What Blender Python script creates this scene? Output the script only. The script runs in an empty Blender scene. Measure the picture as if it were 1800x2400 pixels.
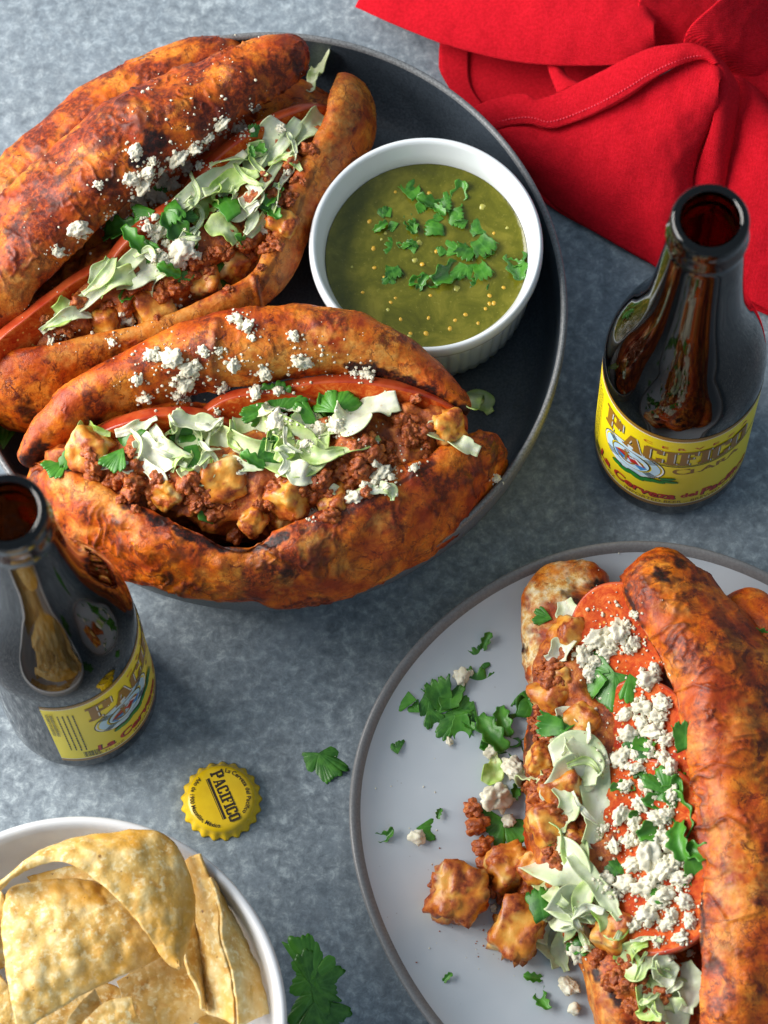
import bpy, bmesh, math, random
import numpy as np
from mathutils import Vector, Matrix
from mathutils.bvhtree import BVHTree

# ------------------------------------------------------------------ camera, world, lamps, exposure
SC = bpy.context.scene
COL = SC.collection
F_PX, TH, ROLL, CH = 7760.0, math.radians(18.42), math.radians(-3.69), 1266.0      # millimetres, photograph pixels
CPOS = np.array([0.0, -CH * math.tan(TH), CH])
FWD = np.array([0, math.sin(TH), -math.cos(TH)]); UP0 = np.array([0, math.cos(TH), math.sin(TH)]); RT0 = np.array([1.0, 0, 0])
RT = math.cos(ROLL) * RT0 + math.sin(ROLL) * UP0
UPV = -math.sin(ROLL) * RT0 + math.cos(ROLL) * UP0
cam = bpy.data.cameras.new('camera'); camo = bpy.data.objects.new('camera', cam); COL.objects.link(camo)
m = Matrix.Identity(4)
for i in range(3):
    m[i][0] = RT[i]; m[i][1] = UPV[i]; m[i][2] = -FWD[i]; m[i][3] = CPOS[i] * .001
camo.matrix_world = m
cam.sensor_fit = 'VERTICAL'; cam.sensor_height = 36; cam.sensor_width = 27; cam.lens = F_PX / 2400 * 36
cam.clip_start = .05; cam.clip_end = 50
cam.dof.use_dof = True; cam.dof.focus_distance = 1.29; cam.dof.aperture_fstop = 13
SC.camera = camo

w = bpy.data.worlds.new('World'); SC.world = w; w.use_nodes = True
bg = w.node_tree.nodes['Background']; bg.inputs[0].default_value = (.66, .84, 1, 1); bg.inputs[1].default_value = .38

def area(name, loc, target, sx, sy, power, color):
    l = bpy.data.lights.new(name, 'AREA'); l.shape = 'RECTANGLE'; l.size = sx; l.size_y = sy; l.energy = power; l.color = color
    o = bpy.data.objects.new(name, l); COL.objects.link(o); o.location = loc
    o.rotation_euler = (Vector(target) - Vector(loc)).to_track_quat('-Z', 'Y').to_euler(); return o
area('window_light', (-1.25, .30, .74), (0, 0, .02), 1.5, 1.1, 66, (1, .965, .92))
SC.view_settings.view_transform = 'Standard'; SC.view_settings.look = 'None'
SC.view_settings.exposure = 0; SC.view_settings.gamma = 1
SC.cycles.max_bounces = 10; SC.cycles.transmission_bounces = 10; SC.cycles.glossy_bounces = 5; SC.cycles.diffuse_bounces = 4
SC.cycles.caustics_reflective = False; SC.cycles.caustics_refractive = False
SC.cycles.use_denoising = True

# ------------------------------------------------------------------ helpers
R_ = np.random.RandomState(7)
RS = random.Random(5)
def W(px, py, h=0.0):
    """photograph pixel -> point in mm on the horizontal plane at height h"""
    d = FWD + (px - 900) / F_PX * RT - (py - 1200) / F_PX * UPV
    return CPOS + d * ((h - CPOS[2]) / d[2])
KV = 1800 / 1659
def V(x, y, h=0.0): return W(x * KV, y * KV, h)
def PX(P):
    d = P - CPOS; z = d @ FWD
    return np.stack([900 + F_PX * (d @ RT) / z, 1200 - F_PX * (d @ UPV) / z], -1)
def zoomer(ox, oy, s): return lambda x, y: ((ox + x / s), (oy + y / s))

def _h(ix, iy, iz, seed):
    n = (ix.astype(np.int64) * 374761393 + iy.astype(np.int64) * 668265263 + iz.astype(np.int64) * 2147483647 + seed * 1274126177) & 0xFFFFFFFF
    n = ((n ^ (n >> 13)) * 1274126177) & 0xFFFFFFFF
    return n ^ (n >> 16)
_G = R_.normal(size=(256, 3)); _G /= np.linalg.norm(_G, axis=1)[:, None]
def pn(P, seed=0):
    P = np.asarray(P, float); i = np.floor(P).astype(int); f = P - i; u = f * f * f * (f * (f * 6 - 15) + 10); r = 0
    for dx in (0, 1):
        for dy in (0, 1):
            for dz in (0, 1):
                g = _G[_h(i[:, 0] + dx, i[:, 1] + dy, i[:, 2] + dz, seed) & 255]
                d = (g * (f - [dx, dy, dz])).sum(1)
                r = r + d * (u[:, 0] if dx else 1 - u[:, 0]) * (u[:, 1] if dy else 1 - u[:, 1]) * (u[:, 2] if dz else 1 - u[:, 2])
    return r * 1.5
def fbm(P, seed=0, o=4):
    r = 0; a = 1
    for k in range(o): r = r + a * pn(P * 2 ** k, seed + k); a *= .5
    return r

def crv(pts, n):
    """Catmull-Rom through rows of pts, resampled to n rows evenly by xyz length"""
    P = np.array(pts, float); Q = np.vstack([2 * P[0] - P[1], P, 2 * P[-1] - P[-2]]); out = []
    for k in range(1, len(Q) - 2):
        for t in np.linspace(0, 1, 24, endpoint=False):
            a, b, c, d = Q[k - 1], Q[k], Q[k + 1], Q[k + 2]
            out.append(.5 * (2 * b + (c - a) * t + (2 * a - 5 * b + 4 * c - d) * t * t + (3 * b - a - 3 * c + d) * t ** 3))
    out.append(P[-1]); out = np.array(out)
    s = np.r_[0, np.cumsum(np.linalg.norm(np.diff(out[:, :3], axis=0), axis=1))]
    return np.stack([np.interp(np.linspace(0, s[-1], n), s, out[:, k]) for k in range(out.shape[1])], 1)

def grid_faces(n, mm, wrap=False):
    f = []
    for i in range(n - 1):
        for j in range(mm if wrap else mm - 1):
            k = (j + 1) % mm
            f.append((i * mm + j, i * mm + k, (i + 1) * mm + k, (i + 1) * mm + j))
    return f
def vnormals(v, f):
    f4 = np.array([q if len(q) == 4 else (q[0], q[1], q[2], q[2]) for q in f])
    nn = np.cross(v[f4[:, 2]] - v[f4[:, 0]], v[f4[:, 3]] - v[f4[:, 1]]); tri = f4[:, 2] == f4[:, 3]
    nn[tri] = np.cross(v[f4[tri, 1]] - v[f4[tri, 0]], v[f4[tri, 2]] - v[f4[tri, 0]])
    o = np.zeros_like(v)
    for k in range(4): np.add.at(o, f4[:, k], nn)
    return o / (np.linalg.norm(o, axis=1)[:, None] + 1e-12)

BVHS = []
def reg(v, f): BVHS.append(BVHTree.FromPolygons([tuple(x) for x in v], [tuple(int(i) for i in q) for q in f]))
def hit(px, py):
    """first built surface under a photograph pixel: point (mm) and normal"""
    d = FWD + (px - 900) / F_PX * RT - (py - 1200) / F_PX * UPV; d = d / np.linalg.norm(d)
    best = None
    for b in BVHS:
        r = b.ray_cast(Vector(CPOS), Vector(d))
        if r[0] is not None and (best is None or r[3] < best[3]): best = r
    if best is None: return W(px, py, 0), np.array([0, 0, 1.0])
    n = np.array(best[1]); n = n if n @ d < 0 else -n
    return np.array(best[0]), n
def hv(x, y): return hit(x * KV, y * KV)

def mesh_data(name, v, f, mat, smooth=True, attrs=None, mats=None, fm=None):
    me = bpy.data.meshes.new(name); me.from_pydata((np.asarray(v) * .001).tolist(), [], [tuple(int(i) for i in q) for q in f])
    for mt in (mats or [mat]): me.materials.append(mt)
    if fm is not None: me.polygons.foreach_set('material_index', np.asarray(fm, np.int32))
    if smooth: me.polygons.foreach_set('use_smooth', [True] * len(me.polygons))
    for k, a in (attrs or {}).items():
        at = me.attributes.new(k, 'FLOAT', 'POINT'); at.data.foreach_set('value', np.asarray(a, np.float32))
    me.update(); return me
def mk(name, v, f, mat, parent=None, smooth=True, label=None, cat=None, group=None, kind=None, **k):
    """mesh in world mm -> object; its origin at its own base, or relative to its parent"""
    v = np.asarray(v, float)
    if parent is None: org = np.array([v[:, 0].mean(), v[:, 1].mean(), v[:, 2].min()])
    else: org = ORG[parent.name]
    o = bpy.data.objects.new(name, mesh_data(name, v - org, f, mat, smooth, **k)); COL.objects.link(o)
    if parent is None: o.location = org * .001
    else: o.parent = parent
    ORG[o.name] = org; tag(o, label, cat, group, kind); return o
ORG = {}
def tag(o, label=None, cat=None, group=None, kind=None):
    for k, x in (('label', label), ('category', cat), ('group', group), ('kind', kind)):
        if x: o[k] = x
    return o
def thing(name, loc, label, cat, group=None):
    o = bpy.data.objects.new(name, None); COL.objects.link(o); o.location = Vector(loc) * .001; o.empty_display_size = .01
    ORG[o.name] = np.array(loc, float); return tag(o, label, cat, group)
def put(name, me, P, nrm, rot, sc, parent=None, label=None, cat=None, group=None, kind=None):
    """a copy of shared mesh data set down at P (mm) with its z along nrm"""
    o = bpy.data.objects.new(name, me); COL.objects.link(o)
    q = Vector(nrm).to_track_quat('Z', 'Y').to_matrix().to_4x4() @ Matrix.Rotation(rot, 4, 'Z')
    if parent is not None: o.parent = parent; P = P - ORG[parent.name]
    s = sc if hasattr(sc, '__len__') else (sc, sc, sc)
    o.matrix_local = Matrix.Translation(Vector(P) * .001) @ q @ Matrix.Diagonal((*s, 1))
    return tag(o, label, cat, group, kind)

def lathe(prof, n=96, flute=None):
    v = []; 
    for k, (r, z) in enumerate(prof):
        for j in range(n):
            a = 2 * math.pi * j / n; rr = max(r, .01)
            if flute: rr = flute(rr, z, a)
            v.append((rr * math.cos(a), rr * math.sin(a), z))
    return np.array(v), grid_faces(len(prof), n, True)
def thick(P, n, mm, t):
    """closed sheet of thickness t from an n x mm grid"""
    f = grid_faces(n, mm); N = vnormals(P, f); v = np.vstack([P + N * t / 2, P - N * t / 2]); o = n * mm
    F = list(f) + [tuple(o + i for i in q[::-1]) for q in f]
    b = [j for j in range(mm)] + [i * mm + mm - 1 for i in range(1, n)] + [(n - 1) * mm + j for j in range(mm - 2, -1, -1)] + [i * mm for i in range(n - 2, 0, -1)]
    for k in range(len(b)):
        i, j = b[k], b[(k + 1) % len(b)]; F.append((j, i, o + i, o + j))
    return v, F
def ruled(A, B, n=60, mm=30, bulge=0, conv=None, noise=(0, 10), seed=0, t=1.2, edge=0):
    """sheet spanned between two drawn edges; each edge is a list of (x, y, height)"""
    c = conv or (lambda x, y: (x * KV, y * KV))
    A = crv([W(*c(x, y), h) for x, y, h in A], n); B = crv([W(*c(x, y), h) for x, y, h in B], n)
    s = np.linspace(0, 1, mm)[None, :, None]
    P = A[:, None] * (1 - s) + B[:, None] * s
    P[:, :, 2] += (bulge * 4 * s * (1 - s))[:, :, 0]
    P = P.reshape(-1, 3); f = grid_faces(n, mm); N = vnormals(P, f)
    if edge: P = P + np.c_[pn(P / 5, seed + 9), pn(P / 5, seed + 10), P[:, 2] * 0] * edge
    if noise[0]: P = P + N * (fbm(P / noise[1], seed) * noise[0])[:, None]
    if (N[:, 2].mean()) < 0: P = P.reshape(n, mm, 3)[:, ::-1].reshape(-1, 3)
    return thick(P, n, mm, t) if t else (P, f)

def loft(sp, n=200, mm=112, under=1.0, ex=1.0, conv=V, cap=.9, lng=1.0, lngn=1.0, shift=0.0):
    """sp rows: x, y, h, half width, half height, tilt deg"""
    C = crv([tuple(conv(*q[:3])) + (q[3], q[4], q[5] if len(q) > 5 else 0) for q in sp], n)
    c = C[:, :3]; L = np.r_[0, np.cumsum(np.linalg.norm(np.diff(c, axis=0), axis=1))]
    t = np.gradient(c, axis=0); t /= np.linalg.norm(t, axis=1)[:, None]
    e0 = np.clip(L / (cap * (C[:, 3].max() * .55)), 0, 1); e1 = np.clip((L[-1] - L) / (cap * (C[:, 3].max() * .55)), 0, 1)
    e = np.sqrt(1 - (1 - e0) ** 2) * np.sqrt(1 - (1 - e1) ** 2); e = np.maximum(e, .02)
    l = np.cross(t, [0, 0, 1]); l /= np.linalg.norm(l, axis=1)[:, None]; nn = np.cross(l, t)
    a = np.radians(C[:, 5])[:, None]; l2 = l * np.cos(a) + nn * np.sin(a); n2 = -l * np.sin(a) + nn * np.cos(a)
    ph = np.linspace(0, 2 * math.pi, mm, endpoint=False)
    cx = np.sign(np.cos(ph)) * np.abs(np.cos(ph)) ** ex; sy = np.sign(np.sin(ph)) * np.abs(np.sin(ph)) ** ex
    sy = np.where(sy < 0, sy * under, sy); cx = np.where(cx > 0, cx * lng, cx * lngn); c = c + l * (C[:, 3] * shift)[:, None]
    P = c[:, None] + l2[:, None] * (C[:, 3] * e)[:, None, None] * cx[None, :, None] + n2[:, None] * (C[:, 4] * e)[:, None, None] * sy[None, :, None]
    UV = np.stack(np.broadcast_arrays(L[:, None], (ph * C[:, 3].mean())[None, :]), -1).reshape(-1, 2)
    f = grid_faces(n, mm, True); f += [tuple(range(mm - 1, -1, -1)), tuple((n - 1) * mm + j for j in range(mm))]
    return P.reshape(-1, 3), f, UV
def spots(P, lst, seed=0, amt=.95):
    """how much of a browned, pale or charred patch each vertex carries: patches (x, y, rx, ry?) with ragged rims"""
    p = PX(P) / KV; a = np.zeros(len(P)); nz = fbm(P / 8, seed + 50) * amt + fbm(P / 2.4, seed + 60, 3) * .55 * min(1, amt)
    for q in lst:
        x, y, r = q[:3]; k = q[3] if len(q) > 3 else 1
        d = np.hypot(p[:, 0] - x, p[:, 1] - y) / r
        a = np.maximum(a, k * np.clip(1.25 - d + nz, 0, 1))
    return a
def stroke(pts, r, k=1, step=.6):
    o = []
    for (x0, y0), (x1, y1) in zip(pts[:-1], pts[1:]):
        n = max(1, int(math.hypot(x1 - x0, y1 - y0) / (r * step)))
        for i in range(n + 1): o.append((x0 + (x1 - x0) * i / n, y0 + (y1 - y0) * i / n, r, k))
    return o
def bread(name, sp, parent, seed, char=(), tan=(), pale=(), wr=1.0, lump=1.0, tilt=0, creases=(), dk=0.0, shell=False, **k):
    k.setdefault('ex', .8)
    if shell: sp = [(q[0], q[1], q[2] - .3 * q[3], q[3] * 1.25, q[3] * .8) for q in sp]; tilt = -55; k.update(under=.14, ex=.9, lng=1.5, shift=-.2, cap=.35)
    P, f, UV = loft([tuple(q[:5]) + (tilt,) for q in sp], **k); f2 = f[:-2]
    for it in range(2):
        N = vnormals(P, f2)
        if it == 0: P = P + N * (fbm(P / 28, seed, 2) * 2.2 * lump + fbm(P / 12, seed + 3, 2) * .6 * lump)[:, None]
        else:
            q = np.c_[UV[:, 0] / 6.5, UV[:, 1] / 24, UV[:, 0] * 0] + .6 * np.c_[pn(P / 9, seed + 11), pn(P / 9, seed + 12), UV[:, 0] * 0]
            r1 = np.clip(1 - np.abs(pn(q, seed + 5)) * 6, 0, 1) ** 1.3; mk1 = np.clip(.1 + fbm(P / 17, seed + 8, 2) * 1.5, 0, 1)
            r2 = np.clip(1 - np.abs(pn(P / 6.5 + .5 * np.c_[pn(P / 4, 1), pn(P / 4, 2), pn(P / 4, 3)], seed + 6)) * 6.5, 0, 1) ** 1.3; mk2 = np.clip(-.05 + fbm(P / 13, seed + 18, 2) * 1.5, 0, 1)
            cr = spots(P, creases, seed + 30, .0) if creases else 0
            tn = spots(P, tan, seed + 7) if len(tan) else 0
            wrk = np.clip(r1 * mk1 + r2 * mk2, 0, 1.3)
            P = P + N * (-wrk * .85 * wr * (1 - .8 * tn) + fbm(P / 4.5, seed + 20, 3) * .16 * (.4 + .6 * wr) + fbm(P / 1.3, seed + 25, 2) * .07 - cr * 1.3)[:, None]
    at = dict(char=spots(P, char, seed), tan=spots(P, tan, seed + 7), pale=spots(P, pale, seed + 9), sauce=np.clip(wrk * wr + cr * .7, 0, 1), dark=np.clip(dk + (fbm(P / 15, seed + 70, 3) * .9 + fbm(P / 3, seed + 71, 2) * .25) * (dk > 0), 0, 1))
    o = mk(name, P, f, MAT['bread'], parent, attrs=at); reg(P, f2); return o
def lumps(P, seed, n, r, amp):
    rr = np.random.RandomState(seed); c = P[rr.randint(0, len(P), n)]; d = np.zeros(len(P)); rad = r * rr.uniform(.6, 1.4, n)
    for k in range(n):
        q = ((P - c[k]) ** 2).sum(1) / rad[k] ** 2; i = q < 1; d[i] = np.maximum(d[i], np.sqrt(1 - q[i]) * rad[k] / r)
    return d * amp

# ------------------------------------------------------------------ materials
MAT = {}
class NT:
    def __init__(s, name, cs=1.0, **pr):
        s.cs = cs
        s.m = bpy.data.materials.new(name); s.m.use_nodes = True; s.t = s.m.node_tree; s.b = s.t.nodes['Principled BSDF']
        MAT[name] = s.m
        for k, x in pr.items(): s.set(k.replace('_', ' '), x)
        s._c = None
    def set(s, k, x):
        i = s.b.inputs[k]
        if hasattr(x, 'is_output') or isinstance(x, bpy.types.NodeSocket): s.t.links.new(x, i)
        elif isinstance(x, tuple) and len(x) == 3 and i.type == 'RGBA': i.default_value = (*x, 1)
        else: i.default_value = x
    def coord(s):
        if s._c is None:
            tc = s.t.nodes.new('ShaderNodeTexCoord'); mp = s.t.nodes.new('ShaderNodeMapping'); mp.inputs['Scale'].default_value = (1000 * s.cs,) * 3
            s.t.links.new(tc.outputs['Object'], mp.inputs[0]); s._c = mp.outputs[0]
        return s._c
    def noise(s, mm, det=4, rough=.55, dist=0, col=False):
        n = s.t.nodes.new('ShaderNodeTexNoise'); s.t.links.new(s.coord(), n.inputs['Vector'])
        n.inputs['Scale'].default_value = 1 / mm; n.inputs['Detail'].default_value = det; n.inputs['Roughness'].default_value = rough; n.inputs['Distortion'].default_value = dist
        return n.outputs[1 if col else 0]
    def voro(s, mm, feat='F1', warp=0.0, wm=3.0):
        n = s.t.nodes.new('ShaderNodeTexVoronoi'); cv = s.coord()
        if warp:
            va = s.t.nodes.new('ShaderNodeVectorMath'); va.operation = 'MULTIPLY_ADD'; s.t.links.new(s.noise(wm, 4, .65, 0, True), va.inputs[0]); va.inputs[1].default_value = (warp,) * 3; s.t.links.new(cv, va.inputs[2]); cv = va.outputs[0]
        s.t.links.new(cv, n.inputs['Vector']); n.inputs['Scale'].default_value = 1 / mm; n.feature = feat
        return n.outputs['Distance']
    def ramp(s, x, stops):
        n = s.t.nodes.new('ShaderNodeValToRGB'); e = n.color_ramp.elements
        while len(e) < len(stops): e.new(.5)
        for k, (p, c) in enumerate(stops): e[k].position = p; e[k].color = (*c, 1) if isinstance(c, tuple) else (c, c, c, 1)
        s.t.links.new(x, n.inputs[0]); return n.outputs[0]
    def mix(s, fac, a, b, mode='MIX'):
        n = s.t.nodes.new('ShaderNodeMix'); n.data_type = 'RGBA'; n.blend_type = mode
        for i, x in ((0, fac), (6, a), (7, b)):
            if isinstance(x, bpy.types.NodeSocket): s.t.links.new(x, n.inputs[i])
            elif isinstance(x, tuple): n.inputs[i].default_value = (*x, 1)
            else: n.inputs[i].default_value = x
        return n.outputs[2]
    def attr(s, k):
        n = s.t.nodes.new('ShaderNodeAttribute'); n.attribute_name = k; return n.outputs['Fac']
    def mth(s, op, a, b=0.0):
        n = s.t.nodes.new('ShaderNodeMath'); n.operation = op
        for i, x in ((0, a), (1, b)):
            if isinstance(x, bpy.types.NodeSocket): s.t.links.new(x, n.inputs[i])
            else: n.inputs[i].default_value = x
        return n.outputs[0]
    def bump(s, x, st=.4, d=.4):
        n = s.t.nodes.new('ShaderNodeBump'); n.inputs['Strength'].default_value = st; n.inputs['Distance'].default_value = d * .001
        s.t.links.new(x, n.inputs['Height']); s.set('Normal', n.outputs[0])
    def rnd(s):
        n = s.t.nodes.new('ShaderNodeObjectInfo'); return n.outputs['Random']

n = NT('table', Roughness=.62)
c = n.ramp(n.noise(5, 8, .74, .3), [(.32, (.095, .12, .143)), (.45, (.17, .208, .242)), (.54, (.245, .29, .325)), (.64, (.42, .485, .52))])
c = n.mix(n.ramp(n.noise(60, 3, .5), [(.35, 0.0), (.65, .6)]), c, n.ramp(n.noise(3.2, 6, .7, .5), [(.36, (.115, .145, .18)), (.52, (.20, .25, .30)), (.62, (.38, .46, .52))]))
c = n.mix(n.ramp(n.noise(26, 5, .6), [(.54, 0.0), (.68, .28)]), c, (.30, .36, .42))
c = n.mix(n.ramp(n.noise(34, 5, .6, .4), [(.30, .35), (.44, 0.0)]), c, (.11, .13, .155))
n.set('Base Color', c); n.bump(n.noise(2.2, 6, .7), .25, .35)

n = NT('bread', Roughness=.5)
base = n.ramp(n.noise(15, 5, .6, .6), [(.36, (.33, .034, .003)), (.46, (.52, .086, .004)), (.56, (.68, .165, .008)), (.70, (.80, .31, .035))])
base = n.mix(n.ramp(n.noise(2.2, 6, .75), [(.36, .55), (.52, 0.0)]), base, (.30, .034, .004))
ck1 = n.ramp(n.voro(3.0, 'DISTANCE_TO_EDGE', 6.0, 2.5), [(.0, 1.0), (.13, 0.0)]); ck2 = n.ramp(n.voro(9.5, 'DISTANCE_TO_EDGE', 16, 6), [(.0, 1.0), (.075, 0.0)])
cm = n.ramp(n.noise(11, 5, .65), [(.48, 0.0), (.62, 1.0)]); cm2 = n.ramp(n.noise(16, 5, .65, 1.0), [(.46, 0.0), (.60, 1.0)]); crk = n.mth('MAXIMUM', n.mth('MULTIPLY', n.mth('MULTIPLY', ck1, cm), .45), n.mth('MULTIPLY', n.mth('MULTIPLY', ck2, cm2), .7))
base = n.mix(n.ramp(n.noise(8, 7, .75, .9), [(.385, .88), (.435, 0.0)]), base, n.ramp(n.noise(2.5, 5, .7), [(.38, (.055, .007, .003)), (.6, (.20, .020, .004))]))
dks = n.ramp(n.attr('dark'), [(.30, 0.0), (.62, .9)])
base = n.mix(dks, base, n.ramp(n.noise(2.2, 6, .75, .5), [(.36, (.035, .005, .003)), (.47, (.13, .013, .004)), (.56, (.34, .045, .005)), (.66, (.56, .11, .008))]))
base = n.mix(n.attr('tan'), base, n.ramp(n.noise(4, 6, .65), [(.34, (.52, .12, .010)), (.52, (.70, .27, .04)), (.66, (.78, .40, .10))]))
base = n.mix(n.attr('pale'), base, n.ramp(n.noise(3.4, 6, .7), [(.36, (.60, .22, .025)), (.48, (.80, .52, .18)), (.58, (.88, .74, .46))]))
base = n.mix(crk, base, (.10, .012, .004)); base = n.mix(n.mth('MULTIPLY', n.attr('sauce'), .75), base, (.075, .009, .004))
base = n.mix(n.ramp(n.attr('char'), [(.22, 0.0), (.5, .55), (.85, 1.0)]), base, n.ramp(n.noise(1.6, 6, .75), [(.38, (.007, .004, .004)), (.52, (.030, .006, .004)), (.64, (.12, .016, .005))]))
n.set('Base Color', base); n.set('Roughness', n.ramp(n.noise(5, 3), [(.35, .33), (.65, .55)])); n.set('Specular IOR Level', .38)
n.bump(n.mth('SUBTRACT', n.noise(1.0, 6, .7), n.mth('MULTIPLY', crk, .8)), .45, .45)

n = NT('filling', Roughness=.42)
c = n.ramp(n.noise(4.2, 6, .65, .3), [(.32, (.12, .017, .004)), (.48, (.38, .075, .011)), (.6, (.58, .16, .018)), (.7, (.70, .30, .05))])
n.set('Base Color', c); n.bump(n.noise(.9, 5, .7), .7, .6)
n = NT('chorizo', cs=4.5, Roughness=.34)
n.set('Base Color', n.ramp(n.noise(2.2, 5, .65), [(.32, (.14, .022, .005)), (.5, (.40, .085, .015)), (.66, (.60, .19, .035))])); n.bump(n.noise(.7, 5, .7), .8, .5)
n = NT('potato', cs=9, Roughness=.36)
c = n.ramp(n.noise(10, 4, .5, .4), [(.34, (.50, .12, .010)), (.46, (.66, .24, .022)), (.56, (.74, .38, .07)), (.68, (.80, .56, .22))])
c = n.mix(n.attr('coat'), c, n.ramp(n.noise(2.2, 5, .7), [(.34, (.16, .022, .005)), (.5, (.38, .075, .012)), (.66, (.56, .17, .03))])); n.set('Base Color', c)
n.bump(n.noise(1.4, 4, .6), .4, .5)
n = NT('cheese', cs=3.5, Roughness=.75)
n.set('Base Color', n.ramp(n.noise(2.6, 4), [(.35, (.68, .63, .46)), (.6, (.80, .765, .62))])); n.bump(n.noise(.55, 5, .7), .4, .3)
n.set('Subsurface Weight', .2); n.set('Subsurface Radius', (.0015, .0012, .0008))
n = NT('lettuce', Roughness=.32)
c = n.mix(n.attr('green'), (.86, .87, .72), n.ramp(n.noise(5, 4), [(.35, (.32, .55, .06)), (.62, (.60, .75, .24))]))
c = n.mix(n.ramp(n.noise(3.5, 5, .7), [(.60, 0.0), (.70, .5)]), c, (.62, .33, .10))
n.set('Base Color', c); n.set('Subsurface Weight', .2); n.set('Subsurface Radius', (.002, .002, .001)); n.bump(n.mth('ADD', n.mth('MULTIPLY', n.attr('rib'), .6), n.noise(1.4, 5, .65)), .4, .4); n.set('Specular IOR Level', .5)
tr = n.t.nodes.new('ShaderNodeBsdfTranslucent'); mx = n.t.nodes.new('ShaderNodeMixShader'); mx.inputs[0].default_value = .15
n.t.links.new(c, tr.inputs[0]); n.t.links.new(n.b.outputs[0], mx.inputs[1]); n.t.links.new(tr.outputs[0], mx.inputs[2]); n.t.links.new(mx.outputs[0], n.t.nodes['Material Output'].inputs[0])
n = NT('cilantro', cs=11, Roughness=.38)
c = n.mix(n.rnd(), (.014, .095, .006), (.055, .235, .014)); c = n.mix(n.ramp(n.noise(3.2, 4), [(.4, 0.0), (.7, .6)]), c, (.12, .36, .035))
c = n.mix(n.mth('MULTIPLY', n.attr('vein'), .35), c, (.12, .34, .08)); n.set('Base Color', c); n.set('Subsurface Weight', .12); n.set('Subsurface Radius', (.001, .002, .0006)); n.bump(n.noise(2.0, 3), .25, .3)
NT('stem', Base_Color=(.10, .30, .05), Roughness=.4)
n = NT('tomato_skin', Roughness=.3)
n.set('Base Color', n.ramp(n.noise(9, 3), [(.35, (.36, .028, .008)), (.65, (.54, .095, .024))])); n.set('Specular IOR Level', .6)
n = NT('tomato_flesh', Roughness=.5)
c = n.mix(n.attr('core'), n.ramp(n.noise(4.5, 6, .72, 1.2), [(.36, (.44, .034, .005)), (.5, (.58, .085, .012)), (.64, (.72, .20, .04))]), n.ramp(n.noise(2.5, 5, .7), [(.36, (.34, .018, .004)), (.62, (.56, .085, .012))]))
c = n.mix(n.mth('MULTIPLY', n.attr('core'), n.ramp(n.voro(2.4), [(.16, .8), (.24, 0.0)])), c, (.72, .42, .10)); n.set('Base Color', c); n.set('Specular IOR Level', .08); n.bump(n.noise(2.4, 4), .2, .4)
n = NT('grey_glaze', Roughness=.34)
n.set('Base Color', n.ramp(n.noise(1.0, 3, .7), [(.38, (.030, .040, .052)), (.62, (.062, .078, .096))])); n.bump(n.noise(1.0, 3), .1, .2)
n = NT('grey_outer', Roughness=.55)
n.set('Base Color', n.ramp(n.noise(.9, 3, .7), [(.36, (.11, .13, .155)), (.6, (.19, .215, .245))]))
n = NT('grey_rim', Roughness=.35)
n.set('Base Color', n.ramp(n.noise(.9, 3, .6), [(.36, (.12, .125, .13)), (.6, (.22, .225, .23))]))
n = NT('plate_glaze', Roughness=.3)
c = n.ramp(n.noise(40, 3), [(.35, (.44, .495, .55)), (.65, (.50, .55, .60))]); sp = n.ramp(n.voro(4.2), [(.03, .7), (.075, 0.0)])
c = n.mix(n.mth('MULTIPLY', sp, n.ramp(n.noise(9, 2), [(.52, 0.0), (.6, .75)])), c, (.16, .13, .11)); n.set('Base Color', c)
n = NT('plate_rim', Roughness=.38)
n.set('Base Color', n.ramp(n.noise(1.0, 3, .6), [(.36, (.16, .16, .165)), (.62, (.20, .20, .205))]))
NT('white_glaze', Base_Color=(.80, .84, .86), Roughness=.14, Specular_IOR_Level=.55)
n = NT('bowl_glaze', Roughness=.2); n.set('Base Color', n.ramp(n.noise(30, 3), [(.4, (.66, .67, .69)), (.6, (.74, .75, .76))]))
n = NT('salsa', Roughness=.16)
c = n.ramp(n.noise(14, 6, .65, .6), [(.32, (.068, .072, .004)), (.5, (.115, .115, .008)), (.66, (.19, .172, .018))])
c = n.mix(n.ramp(n.noise(1.5, 4, .7), [(.60, 0.0), (.70, .5)]), c, (.33, .30, .06)); n.set('Base Color', c); n.bump(n.noise(5, 5, .6), .3, .6); n.set('Specular IOR Level', .5)
n = NT('seed', Base_Color=(.62, .36, .03), Roughness=.3)
n = NT('salsa_bit', Base_Color=(.42, .40, .08), Roughness=.3)
n = NT('glass', Base_Color=(.055, .011, .002), Roughness=.02, IOR=1.5, Transmission_Weight=1.0)
NT('yellow_paper', Base_Color=(.90, .72, .004), Roughness=.38)
NT('gold_ink', Base_Color=(.30, .145, .012), Roughness=.4); NT('white_ink', Base_Color=(.78, .80, .78), Roughness=.4); NT('black_ink', Base_Color=(.012, .010, .008), Roughness=.45)
NT('brown_ink', Base_Color=(.028, .016, .008), Roughness=.45)
NT('red_ink', Base_Color=(.52, .018, .012), Roughness=.4); NT('blue_ink', Base_Color=(.03, .22, .55), Roughness=.4); NT('pale_blue_ink', Base_Color=(.50, .72, .85), Roughness=.4); NT('green_ink', Base_Color=(.012, .22, .02), Roughness=.4)
n = NT('cap_paint', Roughness=.28); n.set('Base Color', n.ramp(n.noise(6, 3), [(.3, (.72, .46, .004)), (.7, (.80, .54, .008))])); n.set('Specular IOR Level', .55)
n = NT('red_cloth', Roughness=.85)
wv = n.t.nodes.new('ShaderNodeTexWave'); n.t.links.new(n.coord(), wv.inputs[0]); wv.inputs['Scale'].default_value = .55; wv.inputs['Distortion'].default_value = 1.2; wv.wave_type = 'BANDS'; wv.bands_direction = 'X'
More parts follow.
